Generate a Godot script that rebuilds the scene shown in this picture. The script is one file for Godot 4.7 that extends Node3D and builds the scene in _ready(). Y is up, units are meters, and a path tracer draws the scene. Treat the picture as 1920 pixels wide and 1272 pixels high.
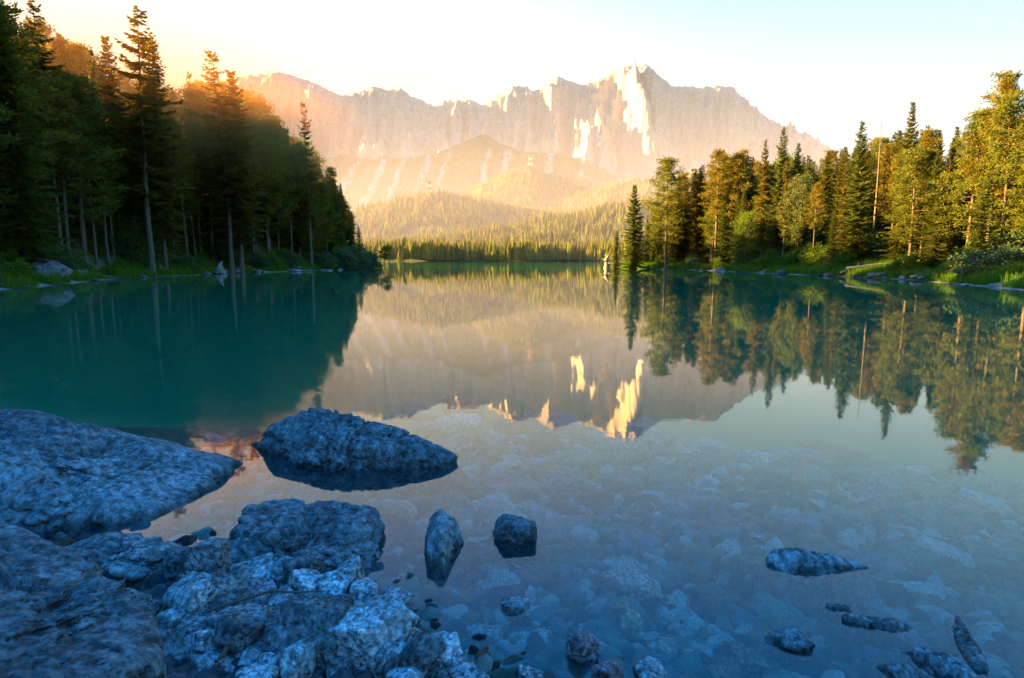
extends Node3D
# A calm mountain lake at sunrise: boulders and clear shallows in front, two wooded banks, a hazy limestone wall behind.

const SUN_AZIMUTH := -80.0      # degrees left of the view
const SUN_HEIGHT := 15.0
const EXPOSURE := 11.0

var used := {}
var rng := RandomNumberGenerator.new()
var pending := []               # things whose label is made at the end: [node, what, where, size, group]
var M := {}
var spheres := {}
var land := PackedVector2Array([
	Vector2(-27.2, -125.8), Vector2(-29.5, -108), Vector2(-33, -91.4), Vector2(-37.7, -77.3), Vector2(-36.3, -52.8), Vector2(-31, -38), Vector2(-28, -25), Vector2(-22, -12), Vector2(-12, -4.2),
	Vector2(-4.2, -3.6), Vector2(-2.2, -3.2), Vector2(-1.5, -2.95), Vector2(-0.9, -2.75), Vector2(-0.5, -2.4), Vector2(-0.15, -2.1), Vector2(0.6, -1.75), Vector2(1.8, -1.35), Vector2(4, -0.4), Vector2(12, 4), Vector2(28, 4),
	Vector2(37, -8), Vector2(33, -20), Vector2(30, -34.5), Vector2(35.4, -52.8), Vector2(33.5, -77.3), Vector2(30.9, -100.6), Vector2(20.4, -125.8),
	Vector2(24, -138), Vector2(50, -150), Vector2(120, -190), Vector2(520, -330), Vector2(520, 120), Vector2(-520, 120), Vector2(-520, -330), Vector2(-140, -230), Vector2(-60, -160), Vector2(-34, -140)])
var n_hill := FastNoiseLite.new()
var n_rock := FastNoiseLite.new()
var n_fine := FastNoiseLite.new()
var n_ridge := FastNoiseLite.new()
var n_cell := FastNoiseLite.new()
var n_crack := FastNoiseLite.new()

class MB:
	var v := PackedVector3Array()
	var n := PackedVector3Array()
	var c := PackedColorArray()
	var i := PackedInt32Array()
	func tri(a: Vector3, b: Vector3, d: Vector3, col: Color, nor := Vector3.ZERO) -> void:
		var k := v.size()
		if nor == Vector3.ZERO:
			nor = (d - a).cross(b - a).normalized()
		v.append(a); v.append(b); v.append(d)
		for q in 3:
			n.append(nor); c.append(col); i.append(k + q)
	func quad(a: Vector3, b: Vector3, d: Vector3, e: Vector3, col: Color, nor := Vector3.ZERO) -> void:
		var k := v.size()
		if nor == Vector3.ZERO:
			nor = (d - a).cross(b - a).normalized()
		v.append(a); v.append(b); v.append(d); v.append(e)
		for q in 4:
			n.append(nor); c.append(col)
		for q in [0, 1, 2, 0, 2, 3]:
			i.append(k + q)
	func tube(p: Array, r: Array, sides: int, col: Color, cap := true) -> void:
		var k := v.size()
		for s in p.size():
			var t: Vector3 = (p[mini(s + 1, p.size() - 1)] - p[maxi(s - 1, 0)]).normalized()
			var a := t.cross(Vector3(0.31, 0.17, 0.93)).normalized()
			var b := t.cross(a)
			for q in sides:
				var w := TAU * q / sides
				var o := a * cos(w) + b * sin(w)
				v.append(p[s] + o * r[s]); n.append(o); c.append(col)
		for s in p.size() - 1:
			for q in sides:
				var q2 := (q + 1) % sides
				var a0 := k + s * sides + q
				var a1 := k + s * sides + q2
				i.append_array(PackedInt32Array([a0, a0 + sides, a1, a1, a0 + sides, a1 + sides]))
		if cap:
			for e in [0, p.size() - 1]:
				var m := v.size()
				v.append(p[e]); n.append((p[e] - p[1 if e == 0 else p.size() - 2]).normalized()); c.append(col)
				for q in sides:
					i.append_array(PackedInt32Array([m, k + e * sides + q, k + e * sides + (q + 1) % sides]))
	func box(a: Vector3, b: Vector3, col: Color) -> void:
		var p := [Vector3(a.x, a.y, a.z), Vector3(b.x, a.y, a.z), Vector3(b.x, b.y, a.z), Vector3(a.x, b.y, a.z), Vector3(a.x, a.y, b.z), Vector3(b.x, a.y, b.z), Vector3(b.x, b.y, b.z), Vector3(a.x, b.y, b.z)]
		for f in [[0, 1, 2, 3], [5, 4, 7, 6], [4, 0, 3, 7], [1, 5, 6, 2], [3, 2, 6, 7], [4, 5, 1, 0]]:
			quad(p[f[0]], p[f[1]], p[f[2]], p[f[3]], col)
	func smooth() -> void:
		n.resize(v.size())
		n.fill(Vector3.ZERO)
		for t in range(0, i.size(), 3):
			var a := i[t]; var b := i[t + 1]; var d := i[t + 2]
			var f := (v[d] - v[a]).cross(v[b] - v[a])
			n[a] += f; n[b] += f; n[d] += f
		for q in n.size():
			n[q] = n[q].normalized()
	func mesh(m: Material) -> ArrayMesh:
		var arr := []
		arr.resize(Mesh.ARRAY_MAX)
		arr[Mesh.ARRAY_VERTEX] = v; arr[Mesh.ARRAY_NORMAL] = n; arr[Mesh.ARRAY_COLOR] = c; arr[Mesh.ARRAY_INDEX] = i
		var out := ArrayMesh.new()
		out.add_surface_from_arrays(Mesh.PRIMITIVE_TRIANGLES, arr)
		out.surface_set_material(0, m)
		return out


# ------------------------------------------------------------------ naming and labelling
func numbered(called: String) -> String:
	var k: int = used.get(called, 0)
	used[called] = k + 1
	return called if k == 0 else "%s_%03d" % [called, k]

func put(o: Node3D, called: String, at := Vector3.ZERO) -> Node3D:
	o.name = numbered(called)
	add_child(o, true)
	o.position = at
	return o

func part(m: Mesh, called: String, parent: Node3D) -> MeshInstance3D:
	var o := MeshInstance3D.new()
	o.mesh = m
	o.name = called
	parent.add_child(o, true)
	return o

func single(m: Mesh, called: String, at := Vector3.ZERO) -> MeshInstance3D:
	var o := MeshInstance3D.new()
	o.mesh = m
	put(o, called, at)
	return o

func tag(o: Node, label: String, category := "", group := "", kind := "") -> void:
	if label: o.set_meta("label", label)
	if category: o.set_meta("category", category)
	if group: o.set_meta("group", group)
	if kind: o.set_meta("kind", kind)

func later(o: Node, what: String, where: String, size: float, category: String, group: String) -> void:
	o.set_meta("category", category)
	o.set_meta("group", group)
	pending.append([o, what, where, size])

func finish_labels() -> void:
	var rank := ["largest", "second largest", "third largest", "fourth largest", "fifth largest", "sixth largest", "seventh largest", "eighth largest", "ninth largest", "tenth largest", "eleventh largest", "twelfth largest", "thirteenth largest", "fourteenth largest", "fifteenth largest", "sixteenth largest", "seventeenth largest", "eighteenth largest", "nineteenth largest", "twentieth largest", "twenty-first largest", "twenty-second largest", "twenty-third largest", "twenty-fourth largest"]
	var sets := {}
	for p in pending:
		var key: String = p[1] + "|" + p[2]
		if not sets.has(key):
			sets[key] = []
		sets[key].append(p)
	for key in sets:
		var l: Array = sets[key]
		l.sort_custom(func(a, b): return a[3] > b[3])
		for k in l.size():
			var word := ""
			if l.size() == 2:
				word = ["larger ", "smaller "][k]
			elif l.size() > 2:
				if k == l.size() - 1: word = "smallest "
				elif k == l.size() - 2 and l.size() > 4: word = "second smallest "
				elif k < rank.size(): word = rank[k] + " "
				else: word = "one of the middle sized "
			l[k][0].set_meta("label", "%s%s %s" % [word, l[k][1], l[k][2]])


# ------------------------------------------------------------------ materials
func mat(albedo: Color, rough := 0.9, vertex := false) -> StandardMaterial3D:
	var m := StandardMaterial3D.new()
	m.albedo_color = albedo.linear_to_srgb()
	m.roughness = rough
	m.metallic_specular = 0.3
	m.vertex_color_use_as_albedo = vertex
	return m

func noise(seed_: int, freq: float, oct := 4, kind := FastNoiseLite.TYPE_SIMPLEX_SMOOTH, fractal := FastNoiseLite.FRACTAL_FBM) -> FastNoiseLite:
	var f := FastNoiseLite.new()
	f.seed = seed_; f.frequency = freq; f.noise_type = kind; f.fractal_type = fractal; f.fractal_octaves = oct
	return f

func ramp_texture(f: FastNoiseLite, size: int, stops: Array) -> ImageTexture:
	var im := f.get_seamless_image(size, size, false, false, 0.12, true)
	im.convert(Image.FORMAT_L8)
	var g := Gradient.new()
	g.offsets = PackedFloat32Array(stops.map(func(s): return s[0]))
	g.colors = PackedColorArray(stops.map(func(s): return s[1]))
	var lut := PackedByteArray()
	for k in 256:
		var c := g.sample(k / 255.0).linear_to_srgb()
		lut.append_array(PackedByteArray([int(clampf(c.r, 0, 1) * 255), int(clampf(c.g, 0, 1) * 255), int(clampf(c.b, 0, 1) * 255)]))
	var src := im.get_data()
	var out := PackedByteArray()
	out.resize(src.size() * 3)
	for k in src.size():
		var s := src[k] * 3
		out[k * 3] = lut[s]; out[k * 3 + 1] = lut[s + 1]; out[k * 3 + 2] = lut[s + 2]
	return ImageTexture.create_from_image(Image.create_from_data(size, size, false, Image.FORMAT_RGB8, out))

func grey_texture(f: FastNoiseLite, size: int) -> ImageTexture:
	var im := f.get_seamless_image(size, size, false, false, 0.12, true)
	return ImageTexture.create_from_image(im)

func g(x: float) -> Color:
	return Color(x, x, x)

func make_materials() -> void:
	var stone_noise := noise(11, 0.010, 8)
	stone_noise.fractal_gain = 0.68
	stone_noise.domain_warp_enabled = true
	stone_noise.domain_warp_amplitude = 16.0
	stone_noise.domain_warp_frequency = 0.011
	var rock_tex := ramp_texture(stone_noise, 1024, [[0.0, g(0.06)], [0.3, g(0.17)], [0.46, g(0.40)], [0.62, g(0.75)], [0.8, g(1.0)], [1.0, g(1.0)]])
	var speckle := ramp_texture(noise(12, 0.06, 4), 512, [[0.0, g(0.35)], [0.36, g(0.65)], [0.5, g(1.0)], [1.0, g(1.0)]])
	var rough_tex := grey_texture(noise(13, 0.025, 6), 512)
	for spec in [["boulder", 1.15, 2.2], ["stone", 2.2, 1.0]]:
		var m := mat(Color(1, 1, 1), 0.85, true)
		m.albedo_texture = rock_tex
		m.uv1_triplanar = true
		m.uv1_scale = Vector3.ONE * spec[1]
		m.detail_enabled = true
		m.detail_albedo = speckle
		m.detail_blend_mode = BaseMaterial3D.BLEND_MODE_MUL
		m.detail_uv_layer = BaseMaterial3D.DETAIL_UV_1
		m.heightmap_enabled = true
		m.heightmap_texture = rough_tex
		m.heightmap_scale = spec[2]
		M[spec[0]] = m
	var grain := ramp_texture(noise(21, 0.03, 5), 512, [[0.0, g(0.45)], [0.5, g(0.9)], [1.0, g(1.3)]])
	var gm := mat(Color(1, 1, 1), 0.95, true)
	gm.albedo_texture = grain; gm.uv1_triplanar = true; gm.uv1_scale = Vector3.ONE * 0.35
	M.ground = gm
	var far := mat(Color(1, 1, 1), 0.95, true)
	far.albedo_texture = grain; far.uv1_triplanar = true; far.uv1_scale = Vector3.ONE * 0.004
	M.far = far
	M.bark = mat(Color(0.105, 0.085, 0.07), 0.95, true)
	M.wood = mat(Color(1, 1, 1), 0.85, true)
	M.paint = mat(Color(1, 1, 1), 0.5, true)
	for spec in [["needle_a", Color(0.125, 0.150, 0.018)], ["needle_b", Color(0.165, 0.145, 0.016)], ["needle_c", Color(0.100, 0.145, 0.020)], ["leaf", Color(0.120, 0.200, 0.020)], ["birch", Color(0.125, 0.165, 0.055)], ["willow", Color(0.085, 0.150, 0.075)], ["grass", Color(0.105, 0.250, 0.020)], ["far_needle", Color(0.165, 0.190, 0.026)]]:
		var m := mat(spec[1], 0.7, true)
		m.backlight_enabled = true
		m.backlight = Color(1.0, 0.93, 0.62)
		M[spec[0]] = m
	var w := StandardMaterial3D.new()
	w.transparency = BaseMaterial3D.TRANSPARENCY_ALPHA
	w.albedo_color = Color(Color(0.0, 0.32, 0.52).linear_to_srgb(), 0.0)
	w.metallic = 0.03
	w.roughness = 0.015
	w.metallic_specular = 0.5
	var wn := noise(31, 0.012, 3)
	var im := wn.get_seamless_image(512, 512, false, false, 0.15, true)
	im.bump_map_to_normal_map(1.2)
	w.normal_enabled = true
	w.normal_texture = ImageTexture.create_from_image(im)
	w.normal_scale = 0.05
	w.uv1_triplanar = true
	w.uv1_scale = Vector3(0.22, 0.22, 0.9)
	M.water = w


# ------------------------------------------------------------------ terrain
func shore(x: float, z: float) -> float:
	var p := Vector2(x, z)
	var best := 1e9
	var inside := false
	var k := land.size() - 1
	for q in land.size():
		var a := land[k]
		var b := land[q]
		var ab := b - a
		var t := clampf((p - a).dot(ab) / ab.length_squared(), 0, 1)
		best = minf(best, p.distance_squared_to(a + ab * t))
		if (a.y > z) != (b.y > z) and x < (b.x - a.x) * (z - a.y) / (b.y - a.y) + a.x:
			inside = not inside
		k = q
	return sqrt(best) if inside else -sqrt(best)

func ground_at(x: float, z: float) -> float:
	return ground_h(x, z, shore(x, z))

func ground_h(x: float, z: float, sd: float) -> float:
	var r := Vector2(x, z).length()
	var near := 1.0 - smoothstep(7, 26, r)
	if sd < 0:
		var d := -sd
		var deep := minf(8.0, 0.13 * d + 0.006 * d * d)
		var bank := minf(8.0, 0.28 * d)
		return -lerpf(bank, deep, near) + n_hill.get_noise_2d(x * 9, z * 9) * 0.06 * minf(d, 4.0)
	var side := smoothstep(-14, 14, x)
	var left := 1.9 * smoothstep(0.0, 7.0, sd) + 0.85 * maxf(0, sd - 4) * smoothstep(2, 9, sd) + 0.28 * maxf(0, sd - 38)
	left = minf(left, 10.5) + maxf(0, minf(sd - 14, 90)) * 0.26 * smoothstep(-36, -18, z)
	var right := 0.5 * smoothstep(0, 3, sd) + 0.2 * maxf(0, sd - 2.5)
	right = minf(right, 14 + sd * 0.02)
	var mine := minf(0.02 + 0.15 * sd, 0.3 + sd * 0.03) + maxf(0, sd - 6) * 0.3
	var h := lerpf(lerpf(left, right, side), mine, near)
	return h + n_hill.get_noise_2d(x * 3, z * 3) * minf(1.6, sd * 0.1) * (1 - near * 0.8)

func steps(from: float, to: float, fine_a: float, fine_b: float, d: float, grow: float) -> PackedFloat32Array:
	var out := PackedFloat32Array()
	var x := fine_a
	while x <= fine_b:
		out.append(x)
		x += d
	var e := d
	while out[-1] < to:
		e *= grow
		out.append(out[-1] + e)
	e = d
	var low := PackedFloat32Array()
	x = fine_a
	while x > from:
		e *= grow
		x -= e
		low.append(x)
	low.reverse()
	low.append_array(out)
	return low

func grid(xs: PackedFloat32Array, zs: PackedFloat32Array, height: Callable, color: Callable) -> MB:
	var m := MB.new()
	var w := xs.size()
	for z in zs:
		for x in xs:
			m.v.append(Vector3(x, height.call(x, z), z))
	for b in zs.size() - 1:
		for a in w - 1:
			var k := b * w + a
			m.i.append_array(PackedInt32Array([k, k + 1, k + w, k + 1, k + w + 1, k + w]))
	m.smooth()
	if m.n[m.n.size() / 2].y < 0:
		for q in m.n.size():
			m.n[q] = -m.n[q]
	for q in m.v.size():
		m.c.append(color.call(m.v[q], m.n[q]))
	return m

func ground_color(p: Vector3, nor: Vector3) -> Color:
	var k := n_fine.get_noise_3d(p.x * 2, p.y * 2, p.z * 2) * 0.5 + 0.5
	var j := n_hill.get_noise_2d(p.x * 8, p.z * 8) * 0.5 + 0.5
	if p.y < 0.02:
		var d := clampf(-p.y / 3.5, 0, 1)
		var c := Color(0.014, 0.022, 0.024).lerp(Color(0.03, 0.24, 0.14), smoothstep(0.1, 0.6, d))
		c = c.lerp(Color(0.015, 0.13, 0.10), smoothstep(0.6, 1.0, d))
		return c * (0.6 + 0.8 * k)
	var r := Vector2(p.x, p.z).length()
	var earth := Color(0.13, 0.115, 0.085) * (0.6 + 0.8 * k)
	var pebble := Color(0.30, 0.28, 0.24) * (0.5 + k)
	var moss := Color(0.065, 0.155, 0.018).lerp(Color(0.11, 0.15, 0.03), j) * (0.6 + 0.8 * k)
	var c := pebble.lerp(moss, smoothstep(0.15, 0.5, p.y - 0.3 * (j - 0.5)))
	c = c.lerp(earth, smoothstep(0.45, 0.62, j * 0.5 + (1 - nor.y) * 1.2 + 0.1 * k))
	if r < 9:
		c = pebble * 0.6
	return c

func along(l: PackedVector2Array, x: float) -> float:
	if x <= l[0].x:
		return l[0].y
	for k in range(1, l.size()):
		if x < l[k].x:
			return lerpf(l[k - 1].y, l[k].y, (x - l[k - 1].x) / (l[k].x - l[k - 1].x))
	return l[-1].y

var ridges := [
	[-3000.0, 620.0, PackedVector2Array([Vector2(-2400, 380), Vector2(-1500, 420), Vector2(-1058, 465), Vector2(-844, 522), Vector2(-686, 496), Vector2(-528, 504), Vector2(-382, 522), Vector2(-239, 580), Vector2(-139, 618), Vector2(-52, 568), Vector2(65, 532), Vector2(255, 527), Vector2(388, 473), Vector2(544, 401), Vector2(771, 336), Vector2(1300, 300), Vector2(2400, 420)])],
	[-2200.0, 520.0, PackedVector2Array([Vector2(-600, 60), Vector2(-360, 140), Vector2(-195, 224), Vector2(-77, 285), Vector2(0, 319), Vector2(67, 334), Vector2(155, 304), Vector2(273, 255), Vector2(469, 228), Vector2(900, 180), Vector2(1800, 200)])],
	[-2000.0, 520.0, PackedVector2Array([Vector2(-200, 40), Vector2(71, 138), Vector2(177, 190), Vector2(301, 233), Vector2(424, 259), Vector2(601, 276), Vector2(954, 280), Vector2(1900, 300)])],
	[-1700.0, 420.0, PackedVector2Array([Vector2(-1600, 210), Vector2(-1000, 120), Vector2(-700, 85), Vector2(-485, 117), Vector2(-393, 151), Vector2(-286, 173), Vector2(-233, 185), Vector2(-166, 179), Vector2(-45, 154), Vector2(60, 132), Vector2(212, 117), Vector2(700, 60)])],
	[-1250.0, 330.0, PackedVector2Array([Vector2(-420, 12), Vector2(-179, 37), Vector2(-123, 45), Vector2(0, 67), Vector2(100, 81), Vector2(189, 97), Vector2(266, 114), Vector2(377, 130), Vector2(543, 135), Vector2(1400, 150)])]]

func hill_at(x: float, z: float) -> float:
	var near_shore := -715.0 - 25 * sin(x * 0.02) + 20 * sin(x * 0.047 + 1)
	var h := -6.0 + 9.0 * (1.0 - smoothstep(near_shore - 30, near_shore + 12, z))
	if absf(x + 10) > 330:
		h = maxf(h, 3.0 + 0.02 * (absf(x + 10) - 330)) if z < -380 else h
	var roll := n_hill.get_noise_2d(x * 0.14, z * 0.14) * 22 + n_hill.get_noise_2d(x * 0.5, z * 0.5) * 7
	var top := 0.0
	for r in ridges:
		var zc: float = r[0]
		var wide: float = r[1]
		var crest: float = along(r[2], x)
		var t := (z - zc) / wide if z > zc else (zc - z) / (wide * 1.4)
		if t < 1.0:
			var s := (1 - t) * (1 - t) * (1 + 0.9 * t) if z > zc else 1 - t * t * 0.8
			top = maxf(top, crest * s + roll * minf(1, t * 5) * minf(1, (1 - t) * 3))
	return maxf(h, top)

var wall := PackedVector2Array([Vector2(-5300, 1500), Vector2(-3300, 1230), Vector2(-2634, 1255), Vector2(-2231, 1312), Vector2(-1985, 1361), Vector2(-1737, 1384), Vector2(-1525, 1323), Vector2(-1408, 1274), Vector2(-1294, 1217), Vector2(-1161, 1244), Vector2(-1044, 1282), Vector2(-945, 1259), Vector2(-829, 1266), Vector2(-747, 1209), Vector2(-664, 1179), Vector2(-572, 1133), Vector2(-447, 1182), Vector2(-287, 1186), Vector2(-232, 1140), Vector2(-111, 1217), Vector2(3, 1282), Vector2(103, 1289), Vector2(167, 1244), Vector2(318, 1354), Vector2(518, 1297), Vector2(649, 1331), Vector2(813, 1426), Vector2(996, 1441), Vector2(1081, 1369), Vector2(1204, 1282), Vector2(1395, 1278), Vector2(1638, 1289), Vector2(1759, 1186), Vector2(1894, 1075), Vector2(2093, 975), Vector2(2299, 901), Vector2(2408, 838), Vector2(2677, 713), Vector2(3009, 634), Vector2(3800, 560)])

func wall_at(x: float, z: float) -> float:
	var crest := along(wall, x) + n_ridge.get_noise_1d(x * 6) * 16
	var zc := -4600.0
	var spur := n_ridge.get_noise_2d(x * 0.9, z * 0.22 + 900)        # buttresses run down towards the lake
	var crag := n_ridge.get_noise_2d(x * 3.1, z * 2.0)
	if z < zc:
		var b := (zc - z) / 700.0
		return crest * (1 - b * b * 0.7 - b * 0.5) + crag * 60 * minf(1, b * 4)
	var t := (z - zc) / 1500.0
	t += spur * 0.28 * smoothstep(0.0, 0.15, t) * (1 - smoothstep(0.7, 1.0, t))
	t = clampf(t, 0, 1)
	var s := 1.0
	if t < 0.42: s = lerpf(1.0, 0.38, pow(t / 0.42, 0.92))
	else: s = 0.38 * pow(maxf(0, 1 - (t - 0.42) / 0.58), 1.25)
	var flank := maxf(0, 1 - absf(x + 4300) / 900.0)
	var spur_top := 2150.0 * (1 - pow(1 - flank, 1.3)) * smoothstep(-2750, -3700, z) + crag * 60 * flank
	if spur_top > crest * s:
		return spur_top
	return crest * s + (crag * 85 + n_ridge.get_noise_2d(x * 1.9 + 300, z * 0.7) * 32 + n_ridge.get_noise_2d(x * 9, z * 7) * 48) * smoothstep(0, 0.06, t) * (1 - smoothstep(0.35, 0.75, t))

func wall_color(p: Vector3, nor: Vector3) -> Color:
	var k := n_ridge.get_noise_3d(p.x * 5, p.y * 5, p.z * 5) * 0.5 + 0.5
	var j := n_hill.get_noise_2d(p.x * 0.3, p.y * 0.3) * 0.5 + 0.5
	var strata := n_fine.get_noise_2d(p.x * 0.004, p.y * 0.09 + p.x * 0.02) * 0.5 + 0.5
	var c := Color(0.38, 0.31, 0.235) * (0.62 + 0.5 * k + 0.35 * strata)
	c = c.lerp(Color(0.06, 0.075, 0.03), smoothstep(0.55, 0.8, nor.y + 0.25 * (j - 0.5)) * (1 - smoothstep(350, 620, p.y + 200 * (k - 0.5))))
	return c

func hill_color(p: Vector3, nor: Vector3) -> Color:
	var k := n_fine.get_noise_2d(p.x * 0.2, p.z * 0.2) * 0.5 + 0.5
	var j := n_ridge.get_noise_2d(p.x * 2.4 + p.z * 0.5, p.z * 0.22) * 0.5 + 0.5
	var c := Color(0.075, 0.080, 0.022) * (0.6 + 0.8 * k)
	if p.z < -2500:
		c = c.lerp(Color(0.42, 0.40, 0.36), smoothstep(0.70, 0.85, j) * smoothstep(180, 300, p.y) * (1 - smoothstep(480, 560, p.y)))
	if p.y < 4:
		c = Color(0.06, 0.07, 0.02)
	if p.y < 0:
		c = Color(0.02, 0.09, 0.08)
	return c


# ------------------------------------------------------------------ rocks
func sphere(level: int) -> Array:
	if spheres.has(level):
		return spheres[level]
	var t := (1.0 + sqrt(5.0)) / 2.0
	var v: Array = [Vector3(-1, t, 0), Vector3(1, t, 0), Vector3(-1, -t, 0), Vector3(1, -t, 0), Vector3(0, -1, t), Vector3(0, 1, t), Vector3(0, -1, -t), Vector3(0, 1, -t), Vector3(t, 0, -1), Vector3(t, 0, 1), Vector3(-t, 0, -1), Vector3(-t, 0, 1)]
	for k in v.size():
		v[k] = v[k].normalized()
	var f: Array = [0, 11, 5, 0, 5, 1, 0, 1, 7, 0, 7, 10, 0, 10, 11, 1, 5, 9, 5, 11, 4, 11, 10, 2, 10, 7, 6, 7, 1, 8, 3, 9, 4, 3, 4, 2, 3, 2, 6, 3, 6, 8, 3, 8, 9, 4, 9, 5, 2, 4, 11, 6, 2, 10, 8, 6, 7, 9, 8, 1]
	for l in level:
		var mid := {}
		var out: Array = []
		for q in range(0, f.size(), 3):
			var e := []
			for s in 3:
				var a: int = f[q + s]
				var b: int = f[q + (s + 1) % 3]
				var key := mini(a, b) * 100000 + maxi(a, b)
				if not mid.has(key):
					mid[key] = v.size()
					v.append((v[a] + v[b]).normalized())
				e.append(mid[key])
			out.append_array([f[q], e[0], e[2], f[q + 1], e[1], e[0], f[q + 2], e[2], e[1], e[0], e[1], e[2]])
		f = out
	var idx := PackedInt32Array()
	for q in range(0, f.size(), 3):
		idx.append_array(PackedInt32Array([f[q], f[q + 2], f[q + 1]]))
	spheres[level] = [PackedVector3Array(v), idx]
	return spheres[level]

func hull_planes(pts: Array, c: Vector3) -> Array:
	var out := []
	for a in pts.size():
		for b in range(a + 1, pts.size()):
			for d in range(b + 1, pts.size()):
				var nor: Vector3 = (pts[b] - pts[a]).cross(pts[d] - pts[a])
				if nor.length() < 1e-6:
					continue
				nor = nor.normalized()
				var h := nor.dot(pts[a] - c)
				if h < 0:
					nor = -nor; h = -h
				var ok := true
				for e in pts:
					if nor.dot(e - c) > h + 1e-4:
						ok = false
						break
				if ok:
					out.append([nor, maxf(h, 0.02)])
	return out

func random_planes(size: Vector3, count: int) -> Array:
	var out := []
	for k in count:
		var d := Vector3(rng.randfn(), rng.randfn(), rng.randfn()).normalized()
		var nor := (d / size).normalized()
		out.append([nor, (d * size).dot(nor) * rng.randf_range(0.72, 1.0)])
	for a in [Vector3.RIGHT, Vector3.UP, Vector3.BACK]:
		for s in [-1.0, 1.0]:
			out.append([a * s, absf((a * size).length()) * rng.randf_range(0.85, 1.0)])
	return out

func rock(planes: Array, level: int, sharp: float, bumps: float, freq: float, tone: Color, wet_below := -99.0, at := Vector3.ZERO, m: Material = null) -> ArrayMesh:
	var s := sphere(level)
	var b := MB.new()
	var off := Vector3(rng.randf(), rng.randf(), rng.randf()) * 500
	for d: Vector3 in s[0]:
		var sum := 0.0
		for p in planes:
			var q: float = d.dot(p[0]) / p[1]
			if q > 0:
				sum += pow(q, sharp)
		var r := pow(sum, -1.0 / sharp)
		var p := d * r
		var u := (p + off) * freq
		r += bumps * (n_rock.get_noise_3dv(u) * 1.0 + (absf(n_rock.get_noise_3dv(u * 2.3 + Vector3(0, 0, 33))) - 0.2) * 0.7 + n_rock.get_noise_3dv(u * 5.1) * 0.2 - 1.1 * pow(maxf(0, 1.0 - absf(n_rock.get_noise_3dv(u * 0.8 + Vector3(70, 0, 0)))), 22.0))
		if bumps > 0.03:
			r += bumps * 0.45 * n_cell.get_noise_3dv(u * 1.1) - bumps * 1.2 * smoothstep(-0.86, -1.0, n_crack.get_noise_3dv(u * 0.8 + Vector3(0, 17, 0)))
		p = d * r
		b.v.append(p)
		var w := p + at
		var c := tone * (0.85 + 0.5 * n_rock.get_noise_3dv(u * 1.7 + Vector3(0, 90, 0))) * (0.9 + 0.7 * n_rock.get_noise_3dv(u * 0.45 + Vector3(40, 0, 9)))
		var wet := smoothstep(0.02, -0.05, w.y - wet_below + 0.06 * n_rock.get_noise_3dv(w * 9))
		c = c.lerp(c * Color(0.30, 0.33, 0.30), wet)
		c.a = 1
		b.c.append(c)
	b.i = s[1]
	b.smooth()
	return b.mesh(m if m else M.stone)

func hero(called: String, pts: Array, level: int, bumps: float, freq: float, tone: Color, wet: float, label: String) -> void:
	var c := Vector3.ZERO
	for p in pts:
		c += p
	c /= pts.size()
	var planes := hull_planes(pts, c)
	for k in 18:
		var d := Vector3(rng.randfn(), absf(rng.randfn()), rng.randfn()).normalized()
		var h := 0.0
		for p in pts:
			h = maxf(h, d.dot(p - c))
		planes.append([d, h * rng.randf_range(0.90, 0.985)])
	var o := single(rock(planes, level, 60.0, bumps, freq, tone, wet, c, M.boulder), called, c)
	tag(o, label, "boulder")


# ------------------------------------------------------------------ trees
func v_rand(a: float) -> float:
	return rng.randf_range(-a, a)

func shade(lo: float, hi: float) -> Color:
	var k := rng.randf_range(lo, hi)
	return Color(k * rng.randf_range(0.88, 1.15), k, k * rng.randf_range(0.8, 1.1))

func spray(b: MB, p: Vector3, d: Vector3, side: Vector3, l: float, w: float, col: Color) -> void:
	# a twig with needles: five slim leaves of a fan
	var up := side.cross(d).normalized()
	for k in [-1.0, -0.5, 0.0, 0.5, 1.0]:
		var e: Vector3 = (d + side * k * 0.75 + up * v_rand(0.25)).normalized()
		var ll: float = l * (1.0 - 0.3 * absf(k)) * rng.randf_range(0.8, 1.15)
		var s := e.cross(up).normalized() * w
		b.tri(p - s * 0.5, p + e * ll, p + s + e * ll * 0.35, col)

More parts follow.
